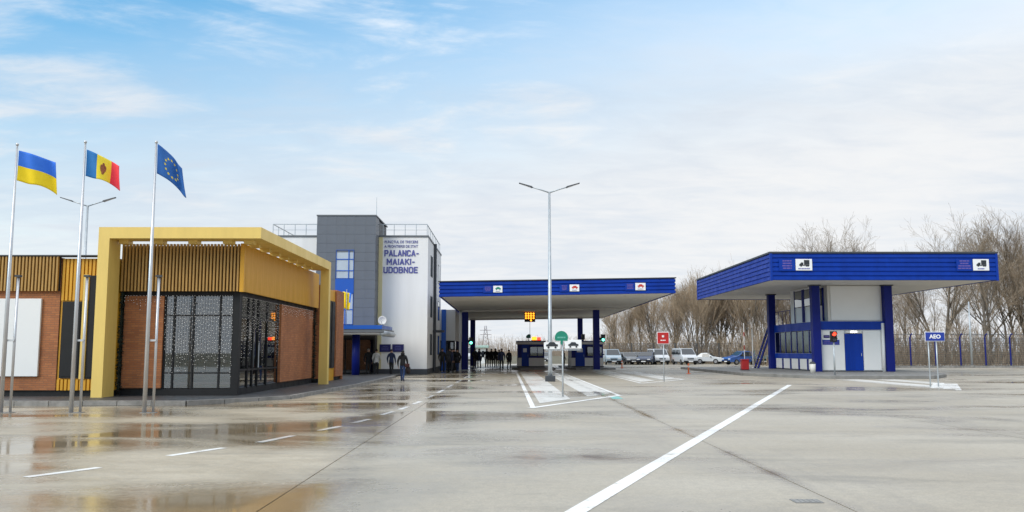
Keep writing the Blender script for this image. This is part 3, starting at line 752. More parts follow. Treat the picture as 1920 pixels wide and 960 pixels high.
# ================================================================== low wing beside the control building, under the canopy
EB = thing('service_wing', 'low grey wing with dark glazed ground floor beside the big canopy', 'building', (-6.8, 72.5, 0))
bx('wall', M['soffit'], EB, -9, -4.25, 72.6, 92, 2.45, 5.0)
bx('base_wall', M['blackw'], EB, -8.9, -4.35, 72.75, 92, .0, 2.45)
g = bx('glazing_frame', M['black'], EB, -8.9, -4.30, 72.62, 72.74, 2.30, 2.45)
for k in range(6): bx('pane', GL_WIN, g, -8.9 + k * .76, -8.2 + k * .76, 72.66, 72.68, .1, 2.3)
for k in range(7): bx('mullion', M['black'], g, -8.96 + k * .76, -8.9 + k * .76, 72.62, 72.72, 0, 2.3)
for k in range(9): bx('mullion', M['black'], g, -4.345, -4.28, 72.9 + k * 2.3, 73.0 + k * 2.3, 0, 2.45)
for k in range(8): bx('pane', GL_WIN, g, -4.325, -4.31, 73.02 + k * 2.3, 75.18 + k * 2.3, .1, 2.4)
bx('corner_post', M['bluelt'], EB, -5.36, -5.0, 72.15, 72.55, 0, 5.0)
bx('downpipe', M['white'], EB, -3.95, -3.75, 72.8, 73.0, 0, 4.95)

# ================================================================== canopies
def ribbed(parent, a, b, za, zb_, ribs, m, out, slope=0.0, name='fascia_sheet', x_ref=0.0):
    a = Vector((*a, 0)); b = Vector((*b, 0)); o = Vector((*out, 0)); h = (zb_ - za) / ribs
    prof = [(0, 0), (.055, .10), (.055, .70), (0, .80), (0, .985)]
    for k in range(ribs):
        mb = MB()
        for p in (a, b):
            for d, q in prof:
                v = p + o * d; mb.v.append((v.x, v.y, za + (k + q) * h + slope * (p.x - x_ref)))
            v = p - o * .03
            mb.v.append((v.x, v.y, za + (k + .985) * h + slope * (p.x - x_ref))); mb.v.append((v.x, v.y, za + k * h + slope * (p.x - x_ref)))
        n = 7
        for i in range(n):
            j = (i + 1) % n; mb.face((i, j, n + j, n + i))
        mb.face(range(n - 1, -1, -1)); mb.face(range(n, 2 * n))
        mb.build(name, m, parent)
def sbox(name, m, parent, x0, x1, y0, y1, z0, z1, slope, x_ref):
    mb = MB().box(x0, x1, y0, y1, z0, z1); mb.v = [(x, y, z + slope * (x - x_ref)) for x, y, z in mb.v]
    return mb.build(name, m, parent)
def car_icon(parent, m, x, y, z, w, kind, flip=1):
    if kind == 'truck':
        mb = MB()
        mb.prism_xz([(x - .02 * w, z), (x + .5 * w, z), (x + .5 * w, z + .46 * w), (x - .02 * w, z + .46 * w)], y - .005, y + .005)
        mb.prism_xz([(x - .5 * w, z - .10 * w), (x + .5 * w, z - .10 * w), (x + .5 * w, z - .02 * w), (x - .10 * w, z - .02 * w), (x - .10 * w, z + .22 * w), (x - .3 * w, z + .22 * w), (x - .42 * w, z + .08 * w), (x - .5 * w, z + .04 * w)], y - .005, y + .005)
        pts = (-.32, .22, .38)
    else:
        mb = MB().prism_xz([(x - .5 * w, z), (x + .5 * w, z), (x + .5 * w, z + .16 * w), (x + .32 * w, z + .2 * w), (x + .2 * w, z + .36 * w), (x - .2 * w, z + .36 * w), (x - .34 * w, z + .19 * w), (x - .5 * w, z + .14 * w)], y - .005, y + .005)
        pts = (-.3, .3)
    o = mb.build('vehicle_symbol', m, parent)
    for q in pts:
        c = [(x + q * w + .09 * w * math.cos(a * math.pi / 5), z - .10 * w + .0 + .09 * w * math.sin(a * math.pi / 5)) for a in range(10)]
        MB().prism_xz(c, y - .0045, y + .0055).build('wheel_symbol', m, o)
def fascia_sign(root_label, x0, x1, y, z0, z1, icon, tw_, seed, im=None):
    t = thing('lane_sign', root_label, 'sign', ((x0 + x1) / 2, y, z0), group='vehicle lane signs on the canopies')
    bx('sign_panel', M['signwhite'], t, x0, x1, y - .03, y, z0, z1, bevel=.004)
    car_icon(t, im or M['signdark'], (x0 + x1) / 2 + .02, y - .04, z0 + (z1 - z0) * .5, (x1 - x0) * .62, icon)
    text_bars(t, M['letter'], x0 + .12, x1 - .12, y - .036, z0 + .03, z0 + (z1 - z0) * .26, 1, .4, seed=seed)
    bx('text_board', M['blue'], t, x0 - tw_ - .08, x0 - .03, y - .02, y + .005, z0 - .02, z1)
    text_bars(t, M['maroon'], x0 - tw_, x0 - .1, y - .028, z0 + .06, z1 - .04, 4, .5, seed=seed + 5, name='lettering')

# --- the big vehicle canopy
BC = thing('vehicle_canopy', 'long low flat canopy with blue fascia on four blue columns behind the lamp post', 'canopy', (3, 54, 0))
SL, XR = .0165, -4.13
sbox('roof_deck', M['dkgrey'], BC, -4.08, 10.36, 54.05, 95.9, 5.2, 5.86, SL, XR)
ribbed(BC, (-4.13, 54.0), (10.41, 54.0), 4.91, 5.84, 4, M['blue'], (0, -1), SL, x_ref=XR)
ribbed(BC, (10.41, 54.0), (10.41, 96.0), 4.91, 5.84, 4, M['blue'], (1, 0), SL, x_ref=XR)
ribbed(BC, (-4.13, 96.0), (-4.13, 54.0), 4.91, 5.84, 4, M['blue'], (-1, 0), SL, x_ref=XR)
ribbed(BC, (10.41, 96.0), (-4.13, 96.0), 4.91, 5.84, 4, M['blue'], (0, 1), SL, x_ref=XR)
sbox('edge_trim', M['dkgrey'], BC, -4.22, 10.5, 53.9, 96.1, 5.845, 5.90, SL, XR)
for k in range(14):
    sbox('soffit_panel', M['soffit'], BC, -4.05, 10.33, 54.06 + k * 2.99, 54.04 + (k + 1) * 2.99, 4.95, 5.0, SL, XR)
for yy in (73.0, 92.0): sbox('cross_beam', M['soffit'], BC, -3.9, 10.2, yy - .2, yy + .2, 4.80, 4.948, SL, XR)
for x, y in ((-3.45, 73), (7.45, 73), (-3.55, 92), (7.7, 92)):
    c = bx('column', M['bluedk'], BC, x - .26, x + .26, y - .26, y + .26, 0, 4.80 + SL * (x - XR), bevel=.02)
    bx('collar', M['galv'], c, x - .31, x + .31, y - .31, y + .31, 0.0, .06)
fascia_sign('car lane sign with dark symbol at the left end of the big canopy', -.83, -.27, 53.92, 5.19, 5.60, 'car', .55, 11, M['green'])
fascia_sign('car lane sign with red symbol above the lamp post on the big canopy', 3.89, 4.48, 53.92, 5.26, 5.68, 'car', .55, 12, M['signred'])
fascia_sign('car lane sign with red symbol at the right end of the big canopy', 7.95, 8.58, 53.92, 5.33, 5.78, 'car', .55, 13, M['signred'])

# --- amber signal hung under the canopy, and the control booths on their islands
t = thing('lane_signal', 'lit amber signal panel hanging under the big canopy', 'traffic signal', (2.05, 77.5, 4.2))
bx('housing', M['black'], t, 1.58, 2.52, 77.4, 77.6, 4.15, 5.0)
for q in (1.70, 2.40): MB().tube([(q, 77.5, 5.0), (q, 77.5, 5.08)], .02, 5).build('hanger', M['galv'], t)
for i in range(4):
    for j in range(4):
        if (i, j) in ((1, 0), (0, 0), (3, 0)): continue
        MB().tube([(1.70 + i * .225, 77.40, 4.28 + j * .2), (1.70 + i * .225, 77.36, 4.28 + j * .2)], .085, 10).build('lamp', M['amber'], t)
MB().tube([(2.05, 77.5, 4.15), (2.05, 77.5, 2.9)], .018, 5).build('cable', M['dkgrey'], t)
def booth(x, y, w, d, lab, kerb_w):
    t = thing('control_booth', lab, 'booth', (x, y, .14))
    z = .14
    bx('floor_frame', M['dkgrey'], t, x, x + w, y, y + d, z, z + .12)
    bx('lower_wall', M['soffit'], t, x + .02, x + w - .02, y + .02, y + d - .02, z + .12, z + .85)
    bx('upper_wall', M['bluedk'], t, x + .04, x + w - .04, y + .04, y + d - .04, z + .85, z + 2.05)
    wdw = bx('window', M['interior'], t, x + w * .46, x + w - .12, y + .015, y + .04, z + 1.0, z + 1.85)
    bx('pane', GL_WIN, wdw, x + w * .46 + .04, x + w - .16, y - .004, y + .012, z + 1.04, z + 1.81)
    for q in (.46, .73, 1.0):
        xx = x + w * q - (.12 if q == 1.0 else 0)
        bx('frame', M['bluedk'], wdw, xx - .025, xx + .025, y - .012, y + .014, z + .98, z + 1.87)
    dr = bx('door', M['blue'], t, x + .38, x + w * .42, y - .012, y + .018, z + .12, z + 2.0)
    bx('notice', M['signwhite'], dr, x + .52, x + w * .42 - .18, y - .02, y - .013, z + 1.35, z + 1.70)
    MB().tube([(x + w * .42 - .08, y - .05, z + .95), (x + w * .42 - .08, y - .05, z + 1.15)], .015, 6).build('handle', M['galv'], dr)
    rf = bx('roof', M['soffit'], t, x - .05, x + w + .05, y - .05, y + d + .05, z + 2.05, z + 2.28)
    bx('roof_edge', M['bluedk'], rf, x - .08, x + w + .08, y - .08, y + d + .08, z + 2.28, z + 2.36)
    for sx in (x + .3, x + w - .3): bx('side_window', GL_WIN, t, x + w - .03, x + w - .015, y + .4, y + d - .4, z + 1.0, z + 1.85) if sx > x + 1 else None
    isl = tag(MB().prism([(x - .5, y - 2.2), (x + .2, y - 2.9), (x + kerb_w - .7, y - 2.9), (x + kerb_w, y - 2.2), (x + kerb_w, y + 11), (x - .5, y + 11)], -.02, .14).build('kerb_island', M['island'], bevel=.02), 'raised kerb island under the ' + lab, 'kerb island')
    return t
booth(.95, 78.5, 2.45, 4.5, 'blue control booth nearest the crowd of people', 3.3)
booth(5.75, 78.5, 2.9, 4.5, 'blue control booth behind the right front canopy column', 3.7)
t = thing('beacon_light', 'glowing orange beacon on the roof of the blue control booth', 'beacon', (2.65, 78.6, 2.5))
bx('base', M['dkgrey'], t, 2.2, 3.1, 78.55, 78.75, 2.50, 2.56)
bx('lens', M['amber'], t, 2.25, 2.68, 78.56, 78.74, 2.56, 2.86, bevel=.03); bx('lens', M['redlamp'], t, 2.72, 3.05, 78.56, 78.74, 2.56, 2.82, bevel=.03)
t = thing('camera_housing', 'dark camera housing on the roof of the blue control booth', 'camera', (1.95, 78.7, 2.5))
MB().tube([(1.95, 78.7, 2.5), (1.95, 78.7, 2.75)], .03, 6).build('stand', M['dkgrey'], t)
MB().prism_xz([(1.75, 2.74), (2.15, 2.74), (2.15, 3.05), (1.95, 3.1), (1.75, 2.95)], 78.45, 78.95).build('case', M['green'], t, bevel=.02)
t = thing('camera_housing', 'dark camera housing on the roof of the booth by the right column', 'camera', (6.85, 78.7, 2.5))
bx('case', M['dkgrey'], t, 6.7, 7.0, 78.5, 78.9, 2.62, 3.1, bevel=.02); bx('stand', M['dkgrey'], t, 6.8, 6.9, 78.6, 78.8, 2.5, 2.62)
def signal_head(x, y, z, lab, lit, pole=None, group='traffic signals'):
    t = thing('traffic_signal', lab, 'traffic signal', (x, y, 0 if pole is None else pole), group=group)
    bx('head', M['black'], t, x - .17, x + .17, y - .12, y + .12, z, z + .62, bevel=.02)
    for k, nm in ((0, 'greenlamp'), (1, 'redlamp')):
        on = nm == lit
        MB().tube([(x, y - .12, z + .17 + k * .29), (x, y - .15, z + .17 + k * .29)], .115, 12).build('lamp', M[nm] if on else M['dkgrey'], t)
        v = MB()
        for q in range(7):
            a = math.pi * q / 6; v.v += [(x + .13 * math.cos(a), y - .13, z + .17 + k * .29 + .13 * math.sin(a)), (x + .13 * math.cos(a), y - .30, z + .17 + k * .29 + .13 * math.sin(a))]
        for q in range(6): v.face((q * 2, q * 2 + 1, q * 2 + 3, q * 2 + 2))
        v.build('visor', M['black'], t)
    return t
t = signal_head(-2.95, 72.9, 2.1, 'green lit signal on the left front canopy column', 'greenlamp'); bx('arm', M['black'], t, -3.2, -3.12, 72.8, 72.95, 2.3, 2.5)
t = signal_head(8.0, 72.9, 2.35, 'green lit signal on the right front canopy column', 'greenlamp'); bx('arm', M['black'], t, 7.72, 7.83, 72.8, 72.95, 2.5, 2.7)

# --- the truck canopy and its two storey booth
RC = thing('truck_canopy', 'tall flat truck canopy with ribbed blue fascia on blue columns', 'canopy', (24, 55.5, 0))
XA, XB, YA, YB, ZA, ZB = 16.88, 31.32, 55.5, 77.0, 6.08, 7.80
bx('roof_deck', M['dkgrey'], RC, XA + .05, XB - .05, YA + .05, YB - .05, 6.3, 7.75)
for a, b, o in (((XA, YA), (XB, YA), (0, -1)), ((XB, YA), (XB, YB), (1, 0)), ((XB, YB), (XA, YB), (0, 1)), ((XA, YB), (XA, YA), (-1, 0))):
    ribbed(RC, a, b, ZA, ZB, 6, M['blue'], o)
for q in ((XA, YA), (XB, YA), (XB, YB), (XA, YB)): bx('corner_trim', M['blue'], RC, q[0] - .075, q[0] + .075, q[1] - .075, q[1] + .075, ZA - .02, ZB)
for a in ((XA - .1, XB + .1, YA - .1, YA + .1), (XA - .1, XB + .1, YB - .1, YB + .1), (XA - .1, XA + .1, YA + .1, YB - .1), (XB - .1, XB + .1, YA + .1, YB - .1)):
    bx('edge_trim', M['dkgrey'], RC, *a, ZB + .002, ZB + .11)
for k in range(7): bx('soffit_panel', M['soffit'], RC, XA + .04, XB - .04, YA + .06 + k * 3.055, YA + .045 + (k + 1) * 3.055, 6.12, 6.18)
PZ = .20
for x, y in ((21.18, 60.0), (26.15, 60.0), (21.18, 70.0), (26.15, 70.0)):
    c = bx('column', M['bluedk'], RC, x - .27, x + .27, y - .27, y + .27, PZ, 6.118, bevel=.02)
    bx('cap_plate', M['dkgrey'], c, x - .34, x + .34, y - .34, y + .34, 6.04, 6.118)
fascia_sign('truck lane sign near the left corner of the ribbed blue fascia', 18.42, 19.47, 55.40, 6.70, 7.43, 'truck', .98, 21)
fascia_sign('truck lane sign near the right corner of the ribbed blue fascia', 29.76, 30.78, 55.40, 6.70, 7.43, 'truck', .98, 22)
isl = tag(MB().prism([(15.4, 57.2), (17.4, 52.2), (18.8, 50.4), (24.6, 50.6), (27, 54), (29, 60), (29, 78), (15.4, 78)], -.02, PZ).build('kerb_island', M['island'], bevel=.03), 'raised concrete island carrying the two storey truck booth', 'kerb island')

TBo = thing('truck_booth', 'two storey white and blue truck control booth under the tall canopy', 'booth', (23.7, 60, PZ))
# ground floor
bx('wall', M['white'], TBo, 21.35, 26.1, 60.12, 69.9, PZ + .06, 3.05)
bx('base_frame', M['dkgrey'], TBo, 21.3, 26.12, 60.08, 69.95, PZ, PZ + .06)
for xa, xb in ((21.46, 23.13), (24.42, 25.62)):
    w = bx('wall_panel', M['white'], TBo, xa, xb, 60.06, 60.118, .30, 3.0, bevel=.006)
bx('band', M['blue'], TBo, 21.3, 26.14, 60.0, 69.96, 3.05, 3.62)
dr = bx('door', M['blue'], TBo, 23.16, 24.38, 60.04, 60.118, .27, 2.78)
for k in range(5): bx('door_rib', M['blue'], dr, 23.26 + k * .22, 23.34 + k * .22, 60.025, 60.04, .35, 2.7)
MB().tube([(24.25, 60.0, 1.25), (24.25, 60.0, 1.45)], .02, 6).build('handle', M['galv'], dr)
lp = bx('door_lamp', M['soffit'], TBo, 23.2, 24.3, 59.93, 60.04, 2.82, 2.98); bx('tube', M['tube'], lp, 23.55, 23.95, 59.90, 59.93, 2.86, 2.94)
MB().tube([(25.78, 60.0, PZ), (25.78, 60.0, 3.5)], .11, 10).build('downpipe', M['white'], TBo, True)
# side (west) wall: white panels below, blue sill, window band
bx('sill_band', M['blue'], TBo, 21.28, 21.36, 60.28, 69.7, 1.05, 1.42)
for k in range(5):
    ya = 60.42 + k * 1.87
    bx('wall_panel', M['white'], TBo, 21.29, 21.348, ya, ya + 1.55, .30, 1.03)
    bx('mullion', M['bluedk'], TBo, 21.26, 21.348, ya + 1.56, ya + 1.86, .27, 1.03)
wb = bx('window', M['interior'], TBo, 21.33, 21.349, 60.4, 69.6, 1.44, 3.03)
for k in range(7):
    ya = 60.4 + k * 1.31
    bx('pane', GL_GREEN, wb, 21.30, 21.315, ya + .06, ya + 1.25, 1.47, 3.0); bx('frame', M['bluedk'], wb, 21.27, 21.328, ya - .05, ya + .05, 1.44, 3.03)
for yy, hh, m_ in ((62.0, .35, M['soffit']), (64.2, .5, M['soffit']), (66.5, .4, M['green']), (68.0, .4, M['soffit'])):
    bx('desk_item', m_, wb, 21.316, 21.326, yy, yy + .7, 1.5, 1.5 + hh)
# upper floor and its balcony
bx('wall', M['soffit'], TBo, 22.15, 26.0, 60.25, 66.0, 3.62, 6.10)
bx('wall', M['white'], TBo, 21.45, 22.15, 61.0, 66.0, 3.62, 6.10)
bx('wall_panel', M['white'], TBo, 22.35, 25.75, 60.19, 60.248, 3.70, 6.05)
for xa, xb in ((21.52, 22.05),):
    w = bx('window', M['interior'], TBo, xa, xb, 60.97, 60.998, 4.75, 5.95); bx('pane', GL_WIN, w, xa + .04, xb - .04, 60.94, 60.955, 4.79, 5.91); bx('frame', M['bluedk'], w, xa - .05, xa + .03, 60.92, 60.968, 4.7, 6.0); bx('frame', M['bluedk'], w, xb - .03, xb + .1, 60.92, 60.968, 3.7, 6.0)
for ya, yb in ((61.4, 62.8), (63.3, 64.9)):
    w = bx('window', M['interior'], TBo, 21.425, 21.449, ya, yb, 4.75, 5.95); bx('pane', GL_WIN, w, 21.40, 21.415, ya + .05, yb - .05, 4.79, 5.91)
    bx('frame', M['bluedk'], w, 21.38, 21.424, ya - .25, ya, 3.65, 6.0); bx('frame', M['bluedk'], w, 21.38, 21.424, yb, yb + .1, 3.65, 6.0)
rl = MB().tube([(21.4, 66.0, 4.65), (21.4, 69.8, 4.65)], .025, 6).build('railing', M['bluedk'], TBo)
for k in range(5): MB().tube([(21.4, 66.1 + k * .9, 3.62), (21.4, 66.1 + k * .9, 4.65)], .02, 5).build('railing_post', M['bluedk'], rl)
# outside stair at the back
st = thing('steel_stair', 'blue steel stair climbing the back of the truck booth', 'stair', (20.9, 71, PZ))
for yy in (70.9, 71.8): MB().tube([(20.25, yy, PZ), (21.45, yy, 3.5)], .09, 4).build('stringer', M['bluedk'], st)
for k in range(11):
    f_ = (k + .5) / 11; bx('tread', M['dkgrey'], st, 20.12 + f_ * 1.2, 20.40 + f_ * 1.2, 70.9, 71.8, PZ + f_ * 3.3 - .02, PZ + f_ * 3.3 + .02)
MB().tube([(20.25, 70.85, 1.15), (21.45, 70.85, 4.4)], .02, 6).build('handrail', M['bluedk'], st)
# signs and small things at the truck booth
t = thing('wall_sign', 'wide blue sign on the white front panel of the truck booth', 'sign', (22.2, 60.04, 2.0))
bx('board', M['signblue'], t, 21.62, 22.78, 60.03, 60.055, 2.02, 2.36); text_bars(t, M['maroon'], 21.7, 22.7, 60.025, 2.07, 2.31, 2, .4, seed=3)
t = thing('wall_sign', 'small navy sign above the wide blue sign on the truck booth', 'sign', (21.95, 60.04, 2.5))
bx('board', M['navy'], t, 21.72, 22.12, 60.03, 60.055, 2.48, 2.68); text_bars(t, M['maroon'], 21.76, 22.08, 60.025, 2.5, 2.66, 1, .4, seed=4)
t = thing('litter_bin', 'small pale litter bin with dark top beside the signal post', 'bin', (19.9, 57.5, PZ))
MB().tube([(20.0, 57.5, PZ), (20.0, 57.5, PZ + .55)], [.17, .2], 12).build('body', M['soffit'], t, True); MB().sphere((20.0, 57.5, PZ + .56), .2, 12, 6, (1, 1, .8)).build('lid', M['dkgrey'], t, True)
t = signal_head(18.98, 50.9, 2.12, 'red lit traffic signal on a post before the truck booth', 'redlamp', PZ)
MB().tube([(18.98, 50.9, PZ), (18.98, 50.9, 2.12)], .05, 8).build('post', M['galv'], t, True)
t = thing('barrier_gate', 'red barrier cabinet with its striped arm raised upright', 'barrier', (17.35, 64, PZ))
bx('cabinet', M['red'], t, 17.08, 17.58, 63.8, 64.3, PZ + .05, PZ + .72, bevel=.03); bx('foot', M['dkgrey'], t, 17.04, 17.62, 63.76, 64.34, PZ, PZ + .05); bx('hood', M['red'], t, 17.05, 17.61, 63.77, 64.33, PZ + .72, PZ + .80, bevel=.02)
for k in range(8): MB().tube([(17.25, 63.75, 1.05 + k * .32), (17.25, 63.75, 1.37 + k * .32)], .026, 8).build('arm', M['red'] if k % 3 == 2 else M['signwhite'], t)

# ================================================================== lamp posts
def lamp_post(x, y, h, lab, base=True):
    t = thing('lamp_post', lab, 'lamp post', (x, y, 0), group='twin arm lamp posts')
    if base: MB().prism([(x - .26, y - .26), (x + .26, y - .26), (x + .26, y + .26), (x - .26, y + .26)], 0, .30).build('footing', M['dkgrey'], t, bevel=.02)
    MB().tube([(x, y, .0), (x, y, 1.2), (x, y, h)], [.125, .11, .06], 12).build('pole', M['galv'], t, True)
    for s in (-1, 1):
        a = MB().tube([(x, y, h - .05), (x + s * .5, y, h + .12), (x + s * 1.0, y, h + .27)], [.04, .035, .03], 8).build('arm', M['galv'], t, True)
        mb = MB(); c = Vector((x + s * 1.28, y, h + .36))
        dv = Vector((s * .36, 0, .12)); w = Vector((0, .14, 0)); up = Vector((0, 0, .05))
        mb.v += [tuple(c + a_ * dv + b_ * w + q_ * up) for a_, b_, q_ in ((-1, -1, -.6), (1, -.6, -.6), (1, .6, -.6), (-1, 1, -.6), (-1, -.8, 1), (1, -.5, .4), (1, .5, .4), (-1, .8, 1))]
        for q in ((0, 3, 2, 1), (4, 5, 6, 7), (0, 1, 5, 4), (1, 2, 6, 5), (2, 3, 7, 6), (3, 0, 4, 7)): mb.face(q)
        hd = mb.build('lamp_head', M['dkgrey'], t, bevel=.01)
        l = MB(); l.v += [tuple(c + a_ * dv + b_ * w * .75 - up * .66) for a_, b_ in ((-.8, -1), (.8, -.7), (.8, .7), (-.8, 1))]; l.face((0, 1, 2, 3)); l.build('lens', M['signwhite'], hd)
    return t
lamp_post(2.30, 46.6, 10.15, 'tall twin arm lamp post on the painted island in the centre')
lamp_post(-24.9, 51.5, 10.2, 'twin arm lamp post rising behind the slatted wing at left')

# ================================================================== road signs
t = thing('road_sign', 'green rounded sign above two white vehicle plates on a thin post', 'road sign', (1.97, 31.0, 0))
MB().tube([(1.97, 31.0, 0), (1.97, 31.0, 2.0)], .03, 8).build('post', M['galv'], t, True)
arch = [(1.93 + .235 * math.cos(a), 2.07 + .235 * math.sin(a)) for a in [R(-25 + k * 23) for k in range(11)]]
MB().prism_xz([(1.93 + .21, 1.955)] + arch + [(1.93 - .21, 1.955)], 30.93, 30.96).build('green_plate', M['green'], t)
bx('stem', M['green'], t, 1.90, 1.97, 30.93, 30.955, 1.82, 1.955)
text_bars(t, mat('pale_green', (.12, .40, .32), .5), 1.75, 2.11, 30.925, 2.02, 2.12, 1, .5, seed=9)
for xa, xb, za, zb_, ic in ((1.31, 1.88, 1.66, 1.90, 'car'), (2.05, 2.64, 1.68, 1.99, 'truck')):
    p = bx('vehicle_plate', M['signwhite'], t, xa, xb, 30.94, 30.965, za, zb_, bevel=.01)
    car_icon(p, M['signdark'], (xa + xb) / 2, 30.93, za + .10, (xb - xa) * (.72 if ic == 'car' else .6), 'car')
bx('cross_bar', M['galv'], t, 1.35, 2.6, 30.968, 30.985, 1.62, 1.655)
t = thing('road_sign', 'square red sign with white border and lettering on a thin post', 'road sign', (8.3, 46.5, 0))
MB().tube([(8.30, 46.5, 0), (8.30, 46.5, 2.2)], .03, 8).build('post', M['galv'], t, True)
bx('border_plate', M['signwhite'], t, 7.95, 8.60, 46.44, 46.46, 1.96, 2.60); bx('red_plate', M['red'], t, 7.98, 8.57, 46.42, 46.438, 1.99, 2.57)
text_bars(t, M['signwhite'], 8.17, 8.38, 46.415, 2.28, 2.46, 1, .6, seed=2); text_bars(t, M['signwhite'], 8.06, 8.49, 46.415, 2.10, 2.22, 1, .4, seed=6)
t = thing('road_sign', 'wide blue sign with three white letters on two posts', 'road sign', (19.3, 39.6, 0))
for x, y in ((19.12, 39.75), (19.42, 39.62)): MB().tube([(x, y, 0), (x, y, 2.25)], .032, 8).build('post', M['galv'], t, True)
bx('border_plate', M['signwhite'], t, 18.88, 19.78, 39.54, 39.56, 2.03, 2.46, bevel=.008); bx('blue_plate', M['signblue'], t, 18.905, 19.755, 39.52, 39.538, 2.055, 2.435)
text('AEO', .24, 19.33, 39.515, 2.165, M['signwhite'], t, bold=.008, width=.52, ext=.004)
for x, y, lab in ((12.76, 61.8, 'orange flexible bollard before the white van'), (10.86, 83.0, 'orange flexible bollard beside the canopy island')):
    t = thing('bollard', lab, 'bollard', (x, y, 0), group='orange flexible bollards')
    MB().tube([(x, y, 0), (x, y, .04)], [.17, .15], 12).build('base', M['orange'], t, True)
    MB().tube([(x, y, .04), (x, y, .72)], .055, 10).build('post', M['orange'], t, True)
    MB().tube([(x, y, .46), (x, y, .56)], .058, 10).build('band', M['signwhite'], t, True)
t = thing('light_pole', 'plain grey pole before the fence at far right', 'pole', (45.3, 85.5, 0))
MB().tube([(45.3, 85.5, 0), (45.3, 85.5, 6.4)], [.11, .07], 8).build('pole', M['galv'], t, True); MB().tube([(45.3, 85.5, 0), (45.3, 85.5, .25)], .25, 8).build('footing', M['kerb'], t)
t = thing('light_pole', 'thin white pole beside the red barrier cabinet', 'pole', (20.6, 73, PZ))
MB().tube([(20.45, 73, 0), (20.45, 73, 3.4)], .05, 8).build('pole', M['white'], t, True); MB().tube([(20.45, 73, PZ), (20.45, 73, PZ + .04)], .12, 8).build('foot', M['white'], t)

# ================================================================== fences
def fence(a, b, h, step, lab, bent=True, pm=None):
    t = thing('mesh_fence', lab, 'fence', (*a, 0)); pm = pm or M['bluedk']
    d = Vector((b[0] - a[0], b[1] - a[1])); n = max(1, round(d.length / step)); dn = d.normalized(); nr = Vector((dn.y, -dn.x))
    pme = MB().tube([(0, 0, 0), (0, 0, h)] + ([(nr.x * .18, nr.y * .18, h + .28), (nr.x * .42, nr.y * .42, h + .36)] if bent else []), .07, 6).mesh('post', pm)
    fme = MB().box(-.22, .22, -.22, .22, -.05, .18).mesh('footing', M['dkgrey'])
    for i in range(n + 1):
        p = (a[0] + d.x * i / n, a[1] + d.y * i / n, 0)
        o = piece('post', pme, t, p); piece('footing', fme, o, p)
    mb = MB()
    for i in range(n):
        p0 = Vector((a[0] + d.x * i / n, a[1] + d.y * i / n)); p1 = Vector((a[0] + d.x * (i + 1) / n, a[1] + d.y * (i + 1) / n))
        m = 22; z = .15
        while z < h:
            mb.tube([(*p0, z), (*p1, z)], .015, 3, cap=False); z += .22
        for k in range(1, m):
            q = p0.lerp(p1, k / m); mb.tube([(*q, .1), (*q, h)], .014, 3, cap=False)
        if bent:
            for k in range(3):
                o_ = nr * (.18 + .11 * k); mb.tube([(p0.x + o_.x, p0.y + o_.y, h + .28 + .035 * k), (p1.x + o_.x, p1.y + o_.y, h + .28 + .035 * k)], .012, 3, cap=False)
    o = mb.build('wire_mesh', M['dkgrey'], t); o['kind'] = 'stuff'
    return t
fence((27.5, 86.6), (72, 86.6), 2.9, 2.42, 'tall blue post wire fence with bent tops in front of the right trees')
fence((10.5, 114), (56, 114), 2.6, 2.9, 'dark wire fence behind the parked vehicles', False, M['dkgrey'])
kw = struct(MB().box(27, 80, 85.4, 85.65, -.05, .16).build('kerb', M['kerb']))

